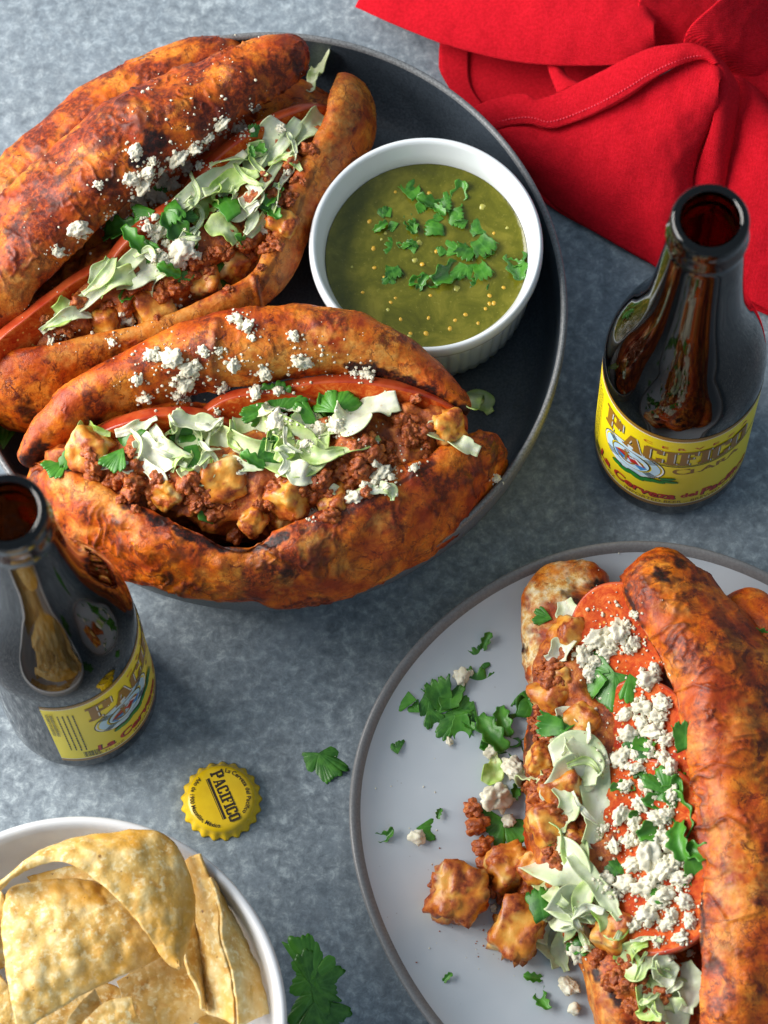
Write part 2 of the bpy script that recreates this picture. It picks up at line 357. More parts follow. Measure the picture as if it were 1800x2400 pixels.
wv2 = n.t.nodes.new('ShaderNodeTexWave'); n.t.links.new(n.coord(), wv2.inputs[0]); wv2.inputs['Scale'].default_value = .55; wv2.inputs['Distortion'].default_value = 1.2; wv2.bands_direction = 'Y'
ww = n.mth('MULTIPLY', wv.outputs[1], wv2.outputs[1])
n.set('Base Color', n.mix(n.mth('MULTIPLY', ww, .6), n.ramp(n.noise(1.2, 3), [(.35, (.66, .001, .010)), (.65, (.82, .005, .022))]), (.70, .010, .026)))
n.bump(ww, .9, .6); n.set('Specular IOR Level', .2)
n = NT('chip', Roughness=.55)
c = n.ramp(n.noise(8, 5, .6, .3), [(.32, (.54, .27, .045)), (.48, (.66, .42, .115)), (.62, (.74, .55, .24))])
c = n.mix(n.ramp(n.noise(2.4, 4, .6), [(.52, 0.0), (.62, .85)]), c, (.80, .66, .36)); c = n.mix(n.ramp(n.noise(22, 3), [(.5, 0.0), (.66, .65)]), c, (.66, .31, .018))
c = n.mix(n.ramp(n.noise(3.3, 3, .6), [(.27, .8), (.31, 0.0)]), c, (.16, .06, .015))
n.set('Base Color', c); n.bump(n.noise(1.7, 4, .6), .45, .6)

# ------------------------------------------------------------------ setting: the table
tp = np.array([(-900, -900, 0), (900, -900, 0), (900, 900, 0), (-900, 900, 0)], float)
v = np.vstack([tp, tp - [0, 0, 30]]); f = [(0, 1, 2, 3), (7, 6, 5, 4), (0, 4, 5, 1), (1, 5, 6, 2), (2, 6, 7, 3), (3, 7, 4, 0)]
mk('table', v, f, MAT['table'], smooth=False, kind='structure'); reg(tp, [(0, 1, 2, 3)])

# ------------------------------------------------------------------ plates, ramekin, bowl
PC = np.array([-43.1, 75.6, 0.0])
T = thing('shallow_bowl', PC, 'large dark grey stoneware dish with high sides holding two stuffed sandwiches', 'dish')
def ring(name, prof, mat, parent, ctr, n=160, flute=None, rg=False):
    v, f = lathe(prof, n, flute); v = v + ctr; o = mk(name, v, f, MAT[mat], parent)
    if rg: reg(v, f)
    return o
inner = [(0, 6), (60, 6), (104, 6.2), (110, 8), (114.5, 14), (117, 24), (118.3, 36), (118.8, 40)]
outer = [(121.6, 39.5), (121, 30), (119, 16), (115, 6), (108, 1.5), (100, .4), (60, .4), (0, .4)]
ring('inside', inner, 'grey_glaze', T, PC, rg=True)
ring('rim', [(118.8, 40), (119.2, 41.2), (120.1, 41.7), (121.1, 41.3), (121.6, 39.5)], 'grey_rim', T, PC, rg=True)
ring('outside', outer, 'grey_outer', T, PC)

RC = np.array([23.5, 94.3, 6.4])
T = thing('ramekin', RC, 'white fluted ramekin of green salsa in the dark dish', 'ramekin')
fl = lambda r, z, a: r + (.75 * abs(math.sin(a * 26)) if (2 < z < 35.5 and r > 39.6 + z * .06) else 0)
ring('body', [(0, .3), (30, .3), (39, .3), (40.6, 1.2), (41.2, 2.5), (42.0, 10), (42.9, 20), (43.8, 30), (44.3, 35.4), (44.7, 36), (46.2, 37.5), (46.7, 40), (46.6, 42.5), (46.0, 44.2), (45.2, 44.7), (44.2, 44.3), (43.6, 43), (43.1, 41), (41.6, 37.5), (40.9, 34), (40.4, 28), (39.5, 12), (37, 5), (0, 4.5)], 'white_glaze', T, RC, n=416, flute=fl, rg=True)
nr, na = 40, 120; P = []
for i in range(nr):
    for j in range(na):
        r = 40.45 * i / (nr - 1); a = 2 * math.pi * j / na; P.append((r * math.cos(a), r * math.sin(a), 30.5))
P = np.array(P); rr = np.hypot(P[:, 0], P[:, 1]); P[:, 2] += fbm(P / 9, 4, 4) * .28 + np.clip((rr - 38.5) / 2, 0, 1) ** 2 * .7
P += RC; f = grid_faces(nr, na, True)
T = thing('salsa', RC + [0, 0, 20], 'olive green salsa verde filling the white ramekin', 'salsa')
mk('sauce', P, f, MAT['salsa'], T); reg(P, f)
SALSA = T

CC = np.array([91.5, -136.6, 0.0])
ang = np.linspace(0, 2 * math.pi, 180, endpoint=False)
pp = np.array([[-21.9, -125.7], [-18.3, -105.9], [-11.8, -89.9], [-.8, -73], [13.5, -56], [31.7, -41.4], [52.9, -31], [73.6, -25.5], [99.3, -24], [119.5, -27], [134.3, -32.3], [149.7, -40.2], [-20.4, -142.5], [-17, -159.8], [-11.3, -179.2], [-5.2, -193.3], [1.8, -205.7], [4.4, -210.2]]) - CC[:2]
aa = np.arctan2(pp[:, 1], pp[:, 0]); ra = np.hypot(pp[:, 0], pp[:, 1])
B = lambda t: np.stack([np.ones_like(t)] + [g(k * t) for k in (2, 3, 4) for g in (np.cos, np.sin)], 1)
sol = np.linalg.lstsq(np.vstack([B(aa), np.eye(7) * .25]), np.r_[ra, 112.7 * .25, [0] * 6], rcond=None)[0]
RR = B(ang) @ sol
T = thing('dinner_plate', CC, 'pale blue-white plate with a brown-grey rim and uneven round outline', 'plate')
def oval(name, prof, mat, rg=True):
    v = []
    for d, z in prof:
        for k, a in enumerate(ang): r = max(RR[k] + d if d > -90 else RR[k] * (d + 112.7) / 112.7, .01); v.append((r * math.cos(a), r * math.sin(a), z))
    v = np.array(v) + CC; f = grid_faces(len(prof), len(ang), True); mk(name, v, f, MAT[mat], T)
    if rg: reg(v, f)
oval('face', [(-112.6, 7), (-60, 7), (-28, 7.1), (-18, 7.9), (-9, 10.2), (-4.4, 13.6)], 'plate_glaze')
oval('rim', [(-4.4, 13.6), (-3.4, 14.7), (-2.2, 15.6), (-1.1, 16), (-.2, 15.4), (0, 14.4)], 'plate_rim')
oval('underside', [(0, 14.4), (-3, 10), (-10, 5), (-22, 2), (-32, .5), (-60, .4), (-112.6, .4)], 'plate_rim', False)

BC = np.array([-125.5, -209.5, 0.0])
T = thing('chip_bowl', BC, 'white glazed bowl full of tortilla chips in the lower left corner', 'bowl')
ring('body', [(0, .5), (30, .5), (38, .5), (39, 3), (52, 10), (66, 24), (74, 42), (77.3, 54), (78.2, 57.5), (78.1, 59), (77.2, 60), (75.8, 60), (74.6, 59), (73.8, 56), (70.5, 42), (63, 26), (50, 13), (30, 7), (0, 6)], 'bowl_glaze', T, BC, rg=True)

# ------------------------------------------------------------------ bread of the sandwiches
def base_pt(x, y, h): return V(x, y, h)
SA = thing('sandwich', base_pt(330, 500, 7), 'open stuffed roll at upper left of dark dish, spilling lettuce and crumbled cheese', 'sandwich')
SB = thing('sandwich', base_pt(560, 1000, 7), 'stuffed roll lying across the front edge of the dark dish', 'sandwich')
SCW = thing('sandwich', base_pt(1380, 1700, 7), 'overfilled roll with large tomato slices on the pale plate', 'sandwich')

bread('hinge_crust', [(-75, 640, 30, 13, 13), (-25, 530, 31, 15, 14), (66, 400, 32, 15, 14), (196, 274, 32, 15, 14), (335, 194, 32, 14, 14), (455, 146, 32, 11, 12), (540, 130, 31, 6, 9)], SA, 11,
      char=stroke([(20, 560), (150, 400), (300, 270), (420, 190)], 16, .75) + stroke([(-20, 430), (100, 330)], 9, .5), tan=stroke([(0, 520), (60, 430)], 16, .5), wr=.9, dk=.58, tilt=30, under=.4)
bread('bun_bottom', [(20, 800, 24, 22, 15), (150, 690, 24, 26, 15), (320, 570, 24, 27, 15), (480, 450, 28, 30, 17), (610, 330, 28, 28, 17), (710, 210, 26, 17, 14)], SA, 13, n=120, mm=64)
bread('lower_lip', [(-45, 850, 38, 7, 17), (10, 848, 42, 11, 18), (60, 838, 45, 12.5, 18), (130, 812, 47, 10.5, 18), (235, 768, 48, 7.2, 17), (325, 738, 48, 6.2, 17), (425, 694, 48, 5.6, 17), (548, 632, 48, 5.2, 17), (604, 556, 48, 5.6, 18), (660, 432, 49, 6.6, 18), (734, 314, 49, 9, 19), (764, 232, 47, 9.5, 18), (758, 162, 43, 5.5, 13)], SA, 17, dk=.12, n=340, mm=144, shell=True,
      tan=stroke([(120, 770), (300, 715), (540, 630)], 26, .75) + stroke([(600, 600), (680, 400), (740, 230)], 40, .55), char=[(60, 880, 26, .8), (250, 770, 16, .7), (110, 850, 14, .6)] + stroke([(560, 630), (640, 470), (690, 340)], 6, .5) + stroke([(40, 770), (200, 700), (540, 610)], 6, .5) + stroke([(330, 765), (500, 700)], 9, .5),
      wr=.45, lump=.6, creases=stroke([(548, 600), (566, 690)], 7, 1))
bread('bun_top', [(-85, 690, 44, 11, 12), (-30, 635, 50, 18, 16), (62, 545, 55, 19, 18), (185, 424, 58, 17.5, 19), (312, 322, 60, 17, 19), (413, 258, 59, 16, 18), (522, 196, 57, 13, 16), (618, 150, 54, 9.5, 13), (668, 146, 51, 4, 7)], SA, 19, n=340, mm=176, under=.10, ex=.85, tilt=24, lngn=1.4, cap=.5,
      char=[(330, 300, 34), (295, 340, 22), (230, 390, 26, .7), (480, 190, 18, .5), (300, 440, 20), (120, 440, 22, .7), (440, 270, 16, .6), (640, 150, 22, .7), (220, 500, 20, .7), (60, 470, 26, .6)] + stroke([(190, 590), (300, 440), (400, 340)], 10, .8) + stroke([(20, 500), (130, 380), (240, 290)], 12, .6),
      tan=[(40, 640, 45, .75), (180, 520, 28, .5), (240, 480, 30, .6), (90, 560, 30, .5)], wr=1.4, lump=1.3, dk=.46, creases=[(318, 385, 30), (205, 560, 18, .8)])
bread('bun_bottom', [(80, 1000, 30, 12, 12), (200, 1010, 28, 24, 15), (400, 1020, 27, 28, 16), (600, 1010, 27, 29, 16), (800, 980, 27, 25, 15), (960, 935, 28, 14, 12)], SB, 23, n=120, mm=64)
bread('bun_top', [(48, 1003, 46, 3, 6), (105, 950, 50, 7, 12), (205, 878, 54, 9, 17), (325, 828, 57, 11, 19), (440, 786, 59, 14, 20), (560, 762, 60, 15, 20), (700, 752, 60, 12.5, 19), (820, 776, 58, 10, 16), (910, 820, 55, 8, 12), (975, 866, 52, 5, 8), (1006, 895, 50, 2, 4)], SB, 29, n=340, mm=160, under=.12, ex=.85, tilt=14, cap=.3,
      tan=stroke([(480, 800), (620, 770), (760, 760), (860, 800)], 42, .95) + [(260, 860, 26, .6), (360, 840, 24, .6), (420, 800, 26, .6), (160, 920, 20, .5)],
      char=stroke([(1000, 890), (930, 850), (850, 812), (760, 792)], 15, 1) + stroke([(50, 1000), (90, 965)], 20, 1) + stroke([(500, 860), (620, 815)], 7, .8) + [(780, 745, 18, .5), (640, 700, 22, .4), (200, 905, 20, .6)],
      wr=.6, lump=.8, dk=.16, creases=stroke([(470, 700), (455, 780), (468, 850)], 13, 1))
bread('lower_lip', [(62, 1008, 46, 3, 6), (115, 1066, 50, 9, 12), (205, 1130, 53, 12, 17), (310, 1180, 55, 11.5, 18), (420, 1218, 56, 10, 18), (525, 1238, 56, 8.5, 18), (640, 1220, 56, 12, 18), (760, 1175, 55, 13.5, 18), (880, 1110, 53, 13.5, 18), (975, 1045, 50, 11.5, 16), (1048, 985, 46, 7.5, 11), (1075, 945, 43, 3, 6)], SB, 31, n=360, mm=176, shell=True,
      tan=stroke([(130, 1040), (260, 1085)], 28, 1) + [(690, 1180, 34, .8), (820, 1130, 28, .7), (290, 1130, 26, .7), (610, 1250, 22, .7), (170, 1150, 28, .6), (740, 1220, 24, .6), (520, 1260, 20, .6), (440, 1240, 18, .5)],
      char=stroke([(120, 1010), (190, 1020)], 11, .9) + stroke([(270, 1080), (340, 1125), (460, 1180), (540, 1192), (620, 1160)], 11, 1) + [(390, 1190, 28, .65), (360, 1250, 18, .7), (560, 1210, 30, .5), (620, 1240, 16, .8), (480, 1270, 18, .5), (250, 1130, 16, .6), (1060, 980, 30, .6)] + stroke([(650, 1150), (800, 1080), (940, 1000)], 7, .7),
      wr=1.4, lump=1.5, dk=.20, creases=[(515, 1180, 26), (610, 1235, 16), (480, 1220, 18, .8), (260, 1130, 14, .7)] + stroke([(560, 1180), (690, 1240)], 8, .6))

bread('bun_bottom', [(1300, 1235, 15, 12, 8), (1262, 1290, 17, 23, 10), (1268, 1390, 19, 26, 12), (1300, 1500, 20, 28, 13), (1310, 1650, 20, 31, 13), (1312, 1780, 20, 31, 13), (1370, 1920, 20, 30, 13), (1412, 2080, 20, 28, 13), (1460, 2220, 19, 26, 12), (1500, 2340, 17, 16, 9)], SCW, 37, n=280, mm=128, ex=.7,
      dk=.2, pale=stroke([(1240, 1240), (1165, 1300), (1150, 1380), (1170, 1470)], 34, 1) + [(1320, 1235, 16, .7)], char=[(1255, 1290, 34), (1300, 1270, 26), (1125, 1400, 12), (1205, 1400, 16), (1160, 1500, 9)] + stroke([(1150, 1500), (1140, 1620), (1130, 1760)], 13, .8) + stroke([(1280, 2100), (1340, 2170)], 12, .9),
      tan=stroke([(1270, 2110), (1320, 2212)], 26, 1), wr=1.0, lump=1.6)
bread('hinge_crust', [(1570, 1290, 24, 10, 10), (1640, 1400, 28, 16, 18), (1700, 1600, 30, 17, 20), (1725, 1850, 30, 17, 20), (1710, 2100, 28, 16, 18), (1670, 2280, 25, 10, 12)], SCW, 41, n=140, mm=80, char=stroke([(1600, 1340), (1650, 1440)], 14, .6))
bread('bun_top', [(1356, 1238, 40, 9, 8), (1414, 1274, 43, 15, 13), (1484, 1360, 45, 20, 17), (1556, 1480, 46, 23, 19), (1600, 1640, 46, 24, 20), (1624, 1800, 46, 24, 20), (1638, 1950, 45, 24, 19), (1634, 2080, 44, 24, 19), (1620, 2200, 44, 22, 18), (1600, 2320, 42, 15, 14)], SCW, 43, n=340, mm=176, under=.10, ex=.85, tilt=30, lngn=1.25, cap=.6,
      tan=[(1450, 1300, 40, .45), (1440, 1450, 26, .5), (1500, 1600, 32, .55), (1560, 1800, 50, .7), (1590, 1920, 50, .8), (1560, 2040, 36, .6), (1540, 1720, 30, .5), (1600, 1560, 40, .4)],
      char=[(1430, 1240, 22, .9), (1475, 1215, 20, .8), (1460, 1255, 14, .8), (1400, 1250, 12, .6), (1540, 2080, 26, .7), (1520, 2010, 18, .6), (1500, 1790, 12, .6)] + stroke([(1560, 1330), (1620, 1460), (1650, 1600)], 24, .55) + stroke([(1335, 1240), (1385, 1350), (1430, 1480), (1475, 1660), (1505, 1860), (1520, 1990), (1505, 2120)], 6, .85),
      wr=1.35, lump=1.1, dk=.14, creases=stroke([(1395, 1385), (1450, 1352), (1500, 1350)], 3.5, .6) + stroke([(1440, 1500), (1500, 1478), (1540, 1492), (1590, 1480)], 3.5, .55) + stroke([(1480, 1680), (1540, 1648), (1600, 1662)], 3.5, .6) + stroke([(1490, 1785), (1530, 1790), (1570, 1765), (1610, 1790)], 5, .7) + stroke([(1530, 1930), (1570, 1990), (1640, 1970)], 4, .55) + [(1510, 1830, 16, .8), (1530, 1960, 12, .5)])

# fillings
def filling(sp, parent, seed):
    P, f, UV = loft(sp, n=130, mm=80); N = vnormals(P, f[:-2])
    P = P + N * (lumps(P, seed, 170, 5.5, 3.4) + fbm(P / 6, seed, 4) * .9 + fbm(P / 1.7, seed + 4, 2) * .25 - 1.6)[:, None]
    mk('filling', P, f, MAT['filling'], parent); reg(P, f[:-2])
filling([(20, 770, 35, 13, 11), (150, 690, 40, 17, 14), (320, 590, 42, 19, 15), (470, 500, 42, 19, 15), (590, 390, 42, 16, 15), (690, 240, 38, 9, 12)], SA, 3)
filling([(100, 990, 44, 9, 10), (230, 1010, 49, 15, 16), (400, 1035, 50, 18, 17), (560, 1045, 50, 20, 17), (720, 1015, 50, 20, 17), (860, 955, 49, 17, 15), (985, 905, 46, 8, 10)], SB, 4)
filling([(1265, 1350, 24, 10, 9), (1265, 1440, 28, 19, 11), (1290, 1560, 29, 23, 12), (1290, 1720, 29, 26, 12), (1320, 1850, 29, 26, 12), (1390, 2010, 28, 22, 12), (1420, 2140, 26, 19, 11), (1460, 2290, 24, 14, 9)], SCW, 5)

# ------------------------------------------------------------------ small food shapes
def ico(sub):
    bm = bmesh.new(); bmesh.ops.create_icosphere(bm, subdivisions=sub, radius=1)
    v = np.array([x.co[:] for x in bm.verts]); f = [tuple(x.index for x in q.verts) for q in bm.faces]; bm.free(); return v, f
IC = {s: ico(s) for s in (2, 3, 4)}
def blob(seed, nb, sub, rad=(.28, .5), spread=.62, squash=(1, 1, .8), fine=.05, fs=5):
    rr = np.random.RandomState(seed); d, f = IC[sub]; t = np.full(len(d), .35)
    for k in range(nb):
        c = rr.normal(size=3); c = c / np.linalg.norm(c) * spread * rr.uniform(.6, 1.05); r = rr.uniform(*rad)
        b = d @ c; q = b * b - c @ c + r * r; i = q > 0; t[i] = np.maximum(t[i], b[i] + np.sqrt(q[i]))
    t = t + fbm(d * fs, seed, 3) * fine
    return d * t[:, None] * squash, f
def crumbly(seed, sub, nb, rad, irr, squash):
    rr = np.random.RandomState(seed); d, f = IC[sub]; t = .62 + fbm(d * 1.5, seed, 3) * irr
    for k in range(nb):
        c = rr.normal(size=3); c = c / np.linalg.norm(c); r = rr.uniform(*rad); c = c * (.62 + fbm(c[None] * 1.5, seed, 3)[0] * irr - r * rr.uniform(-.3, .5))
        b = d @ c; q = b * b - c @ c + r * r; i = (q > 0) & (b > 0); t[i] = np.maximum(t[i], b[i] + np.sqrt(q[i]))
    return d * (np.maximum(t, .2) + fbm(d * 9, seed + 3, 2) * .035)[:, None] * squash, f
def shared(name, v, f, mat): return mesh_data(name, v, f, MAT[mat])
CR = [shared('cheese_crumb', *crumbly(100 + k, 3, 60, (.10, .24), .42, (1, .82, .72)), 'cheese') for k in range(9)]
CHK = [shared('cheese_chunk', *crumbly(140 + k, 4, 220, (.045, .13), .42, (1.1, .85, .66)), 'cheese') for k in range(4)]
CZ = [shared('chorizo_crumb', *blob(200 + k, 18, 4, (.2, .46), .6, (1, .78, .66), .22, 2.0), 'chorizo') for k in range(7)]
def potato(name, seed, p, cov, lump, ir=.2):
    d, f = IC[4]; rr = np.random.RandomState(seed); t = 1 / ((np.abs(d) ** p).sum(1)) ** (1 / p); P = d * t[:, None] * rr.uniform(.78, 1, 3)
    P = P + d * (fbm(P * 1.1, seed, 3) * ir + fbm(P * 5, seed + 1, 2) * .03)[:, None]
    coat = np.clip((fbm(P * 1.3, seed + 5, 3) + cov) * 6 + fbm(P * 5, seed + 6, 2) * 2, 0, 1)
    P = P + d * (coat * (lumps(P, seed, 60, .24, .10) + .04 + fbm(P * 6, seed + 8, 3) * .06) * lump)[:, None]
    return mesh_data(name, P, f, MAT['potato'], attrs=dict(coat=coat))
PT = [potato('potato_cube', 300 + k, 6.5, -.02, 1.0) for k in range(6)]
PTR = [potato('potato_cube', 320 + k, 9, .03, 1.8, .14) for k in range(3)]

def rnrm(tilt=.35):
    n_ = np.array([R_.normal() * tilt, R_.normal() * tilt, 1.0]); return n_ / np.linalg.norm(n_)
def crumb(x, y, r, parent, me=None, lift=.45, name='cheese_crumb', conv=None, **kw):
    px, py = (x * KV, y * KV) if conv is None else conv(x, y)
    P, nn = hit(px, py); me = me or RS.choice(CR)
    return put(name, me, P + np.array([0, 0, 1]) * r * lift, rnrm(), RS.uniform(0, 6.28), r, parent, **kw)
def small_ball():
    return blob(7, 8, 2, (.3, .5), .6, (1, .9, .8), .06, 4)
SMB = small_ball()
def specks(lst, parent, mat='cheese', name='cheese_specks'):
    vs = []; fs = []; o = 0
    for x, y, r in lst:
        P, nn = hit(x * KV, y * KV); q = SMB[0] @ np.array(Matrix.Rotation(RS.uniform(0, 6), 3, 'Z')) * r + P + [0, 0, r * .4]
        vs.append(q); fs += [tuple(i + o for i in g) for g in SMB[1]]; o += len(q)
    return mk(name, np.vstack(vs), fs, MAT[mat], parent, kind='stuff')
def scatter(pts, r0, n_):
    """n points in mm-free view coordinates spread about a drawn stroke"""
    o = []
    for _ in range(n_):
        k = RS.randrange(max(1, len(pts) - 1)); a = pts[k]; b = pts[min(k + 1, len(pts) - 1)]; t = RS.random()
        o.append((a[0] + (b[0] - a[0]) * t + RS.gauss(0, r0), a[1] + (b[1] - a[1]) * t + RS.gauss(0, r0)))
    return o

def tomato(name, parent, ctr, u, w_, rx, ry, t=5.0, a0=0):
    """slice of a tomato: disc spanned by unit axes u, w_ with rounded skin round its edge"""
    u = np.array(u, float); u /= np.linalg.norm(u); w_ = np.array(w_, float); w_ -= u * (w_ @ u); w_ /= np.linalg.norm(w_); nn = np.cross(u, w_)
    if nn[2] < 0: nn = -nn
    prof = [(0, .5), (.2, .5), (.4, .5), (.6, .49), (.78, .48), (.9, .48), (.965, .47), (.992, .42), (1.0, .3), (1.0, -.3), (.992, -.42), (.965, -.48), (.85, -.5), (.5, -.5), (0, -.5)]
    na_ = 96; v = []; core = []; fm = []
    for k, (r, z) in enumerate(prof):
        for j in range(na_):
            a = 2 * math.pi * j / na_; r2 = r * (1 + .035 * math.sin(2 * a + a0) + .025 * math.sin(3 * a + 1 + a0))
            v.append(ctr + u * rx * r2 * math.cos(a) + w_ * ry * r2 * math.sin(a) + nn * t * z)
            core.append(max(0, min(1, (.8 - r) / .12)) * (1 if math.sin(3 * a + a0) > -.55 else .15) * (1 if r > .22 else 0))
    v = np.array(v); v += nn * (fbm(v / 16, int(a0 * 7), 2) * .9)[:, None]
    f = grid_faces(len(prof), na_, True); f2 = [q for q in f]
    fm = [1 if 6 <= i // na_ <= 10 else 0 for i in range(len(f2))]
    mk(name, v, f2, None, parent, mats=[MAT['tomato_flesh'], MAT['tomato_skin']], fm=fm, attrs=dict(core=core)); reg(v, f2)
def standing(parent, a, b, h, lean, t=5.0, k=1.1, depth=.75, a0=0):
    """slice standing on edge: its top edge shows between view points a and b"""
    A = V(*a, h); B_ = V(*b, h); d = B_ - A; L = np.linalg.norm(d); d /= L; side = np.array([-d[1], d[0], 0])
    w_ = np.array([0, 0, 1]) * math.cos(math.radians(lean)) + side * math.sin(math.radians(lean))
    R = L / 2 * k; tomato('tomato_slice', parent, (A + B_) / 2 - w_ * R * depth * 1.0, d, w_, R, R * depth, t, a0)
standing(SA, (-75, 778), (222, 545), 60, 32, 5.5, 1.1, .22)
standing(SA, (182, 570), (472, 356), 63, 26, 5.5, 1.1, .55, 1)
standing(SA, (348, 424), (664, 178), 61, 26, 5, 1.1, .5, 2)
standing(SB, (530, 806), (985, 822), 66, 38, 6, 1.08, .5, .5)
standing(SB, (430, 852), (690, 830), 66, 34, 5.5, 1.1, .55, 1.5)
standing(SB, (180, 908), (510, 868), 66, 34, 6.5, 1.06, .5, 2.5)
tomato('tomato_slice', SCW, V(1334, 1398, 42), (1, .05, .42), (-.12, 1, 0), 20.5, 26, 4.5, .3)
tomato('tomato_slice', SCW, V(1395, 1645, 44), (1, .05, .45), (-.10, 1, 0), 24, 33, 4.5, 1.3)
tomato('tomato_slice', SCW, V(1402, 1855, 45), (1, .05, .42), (-.16, 1, -.05), 30, 39, 4.5, 2.2)

# potato cubes and chorizo crumbles in the fillings
for S, lst in ((SA, [(225, 690, 7.5, 0), (330, 660, 8.5, 1), (440, 600, 7, 0), (500, 560, 7, 2), (610, 480, 6, 3), (560, 530, 5, 4)]),
               (SB, [(480, 1025, 9, 0), (620, 1065, 8, 1), (360, 1060, 5.5, 2), (545, 1120, 5.5, 3), (725, 1080, 6.5, 4), (605, 1125, 5, 5), (965, 915, 7, 1), (190, 965, 8, 2), (300, 1000, 6, 3)]),
               (SCW, [(1200, 1500, 9, 0), (1210, 1470, 6, 1), (1235, 1365, 7, 3), (1190, 1780, 8.5, 4), (1220, 1700, 8, 5), (1260, 1560, 7, 0), (1160, 1870, 6.5, 2), (1330, 2010, 8, 1), (1240, 1820, 6, 3), (1170, 1640, 5.5, 4)])):
    for x, y, r, k in lst:
        P, nn = hv(x, y); put('potato_cube', PT[k], P - np.array([0, 0, r * .5]), rnrm(.8), RS.uniform(0, 6), r, S); 
for S, lst, cnt, sz in ((SA, [(110, 710), (260, 650), (400, 600), (520, 550), (600, 440), (660, 300)], 80, (1.8, 5.2)), (SB, [(200, 990), (300, 1040), (450, 1080), (620, 1100), (760, 1030), (870, 960), (930, 920)], 130, (1.8, 5.8)),
                        (SCW, [(1200, 1420), (1180, 1560), (1180, 1700), (1200, 1830), (1330, 2060), (1370, 2160), (1420, 2200)], 110, (1.8, 5.2))):
    for x, y in scatter(lst, 24, cnt): crumb(x, y, RS.uniform(*sz), S, RS.choice(CZ), .1, 'chorizo_crumb')
for x, y, r in ((290, 1045, 6), (330, 1060, 6.5), (270, 1025, 5), (420, 1040, 5), (770, 1010, 6), (810, 985, 6), (700, 1030, 5)): crumb(x, y, r, SB, RS.choice(CZ), .3, 'chorizo_crumb')
for x, y, r in ((530, 560, 6), (560, 540, 6), (420, 620, 5), (350, 640, 5)): crumb(x, y, r, SA, RS.choice(CZ), .2, 'chorizo_crumb')
for x, y, r in ((1190, 1470, 6), (1200, 1745, 6.5), (1170, 1730, 6), (1230, 1760, 5.5), (1185, 1460, 4)): crumb(x, y, r, SCW, RS.choice(CZ), .2, 'chorizo_crumb')

# lettuce ribbons laid over what is already there
def lettuce(pts, wd, green, parent, lift=2.5, seed=0, curl=.25, ruff=1.0, conv=None, name='lettuce_shred', t=.38, twist=0, **kw):
    q = crv([(x, y, 0) for x, y in pts], 36)[:, :2]; H = []
    for x, y in q: H.append(hit(*((x * KV, y * KV) if conv is None else conv(x, y)))[0])
    H = np.array(H); z = H[:, 2].copy()
    for _ in range(14): z = np.maximum(np.convolve(np.r_[z[0], z, z[-1]], [.25, .5, .25], 'valid'), z - 1.2)
    C = np.c_[H[:, 0], H[:, 1], z + lift]
    for _ in range(14): C[1:-1] = (C[:-2] + 2 * C[1:-1] + C[2:]) / 4
    tt = np.gradient(C, axis=0); tt /= np.linalg.norm(tt, axis=1)[:, None] + 1e-9
    l = np.cross(tt, [0, 0, 1]); l /= np.linalg.norm(l, axis=1)[:, None] + 1e-9; nn = np.cross(l, tt)
    s = np.linspace(0, 1, len(C)); tw = (twist * np.sin(s * 3.1 + seed) + .35 * np.sin(s * 5 + seed * 1.7))[:, None]
    l2 = l * np.cos(tw) + nn * np.sin(tw); n2 = -l * np.sin(tw) + nn * np.cos(tw)
    prof = wd / 2 * (.45 + .55 * np.sin(np.clip(s * 1.15 + .02, 0, 1) * math.pi) ** .5) * (1 + .18 * np.sin(s * 9 + seed)); mm = 19; vv = np.linspace(-1, 1, mm)
    P = C[:, None] + l2[:, None] * prof[:, None, None] * vv[None, :, None] + n2[:, None] * (curl * prof)[:, None, None] * (vv ** 2)[None, :, None]
    P = P.reshape(-1, 3); P = P + np.c_[P[:, :2] * 0, fbm(P / 6, seed, 2) * 1.3 * ruff] + np.repeat(n2, mm, 0) * (np.sin(np.repeat(s, mm) * 13 + seed + np.tile(vv, len(C)) * 1.2) * np.tile(vv, len(C)) ** 2 * .5 * ruff)[:, None]
    g = np.clip(green + .35 * np.abs(np.tile(vv, len(C))) - .15 + .3 * fbm(P / 8, seed + 2, 2), 0, 1)
    v, f = thick(P, len(C), mm, t); o = mk(name, v, f, MAT['lettuce'], parent, attrs=dict(green=np.r_[g, g], rib=np.tile(np.sin(np.tile(vv, len(C)) * 8 + np.repeat(s, mm) * 3) * .5, 2)), **kw); reg(v, f); return o
LA = [([(600, 260), (560, 330), (540, 390)], 8, .1), ([(690, 245), (660, 290), (620, 340)], 7, .25), ([(575, 320), (500, 345), (455, 360)], 6, .5), ([(530, 330), (470, 390), (400, 440), (330, 500)], 6, .35), ([(560, 380), (500, 400), (440, 420)], 7, .5),
      ([(480, 410), (440, 450), (425, 490)], 7, .8), ([(600, 400), (590, 450), (560, 490), (510, 535)], 3.5, .35), ([(450, 480), (490, 500), (510, 530)], 7, .55), ([(320, 530), (260, 590), (190, 650), (120, 690)], 5, .3), ([(360, 560), (300, 600), (250, 620)], 9, .15), ([(290, 590), (240, 620), (220, 645)], 8, .6),
      ([(150, 650), (130, 690), (90, 715)], 8, .55), ([(200, 620), (215, 590), (235, 560)], 4.5, .2), ([(430, 500), (400, 520), (380, 500)], 6, .6), ([(640, 330), (620, 380), (600, 410)], 3, .2), ([(200, 690), (150, 680), (90, 720)], 4, .15), ([(530, 450), (560, 430), (540, 400)], 6, .2), ([(645, 265), (600, 330), (560, 365)], 4.5, .1), ([(520, 430), (550, 470), (530, 510)], 4, .35), ([(420, 430), (380, 480), (330, 520)], 4, .3), ([(605, 350), (560, 420), (520, 460)], 3.5, .2), ([(470, 450), (510, 470), (560, 440)], 4, .15), ([(250, 560), (230, 600), (180, 640)], 3.5, .5)]
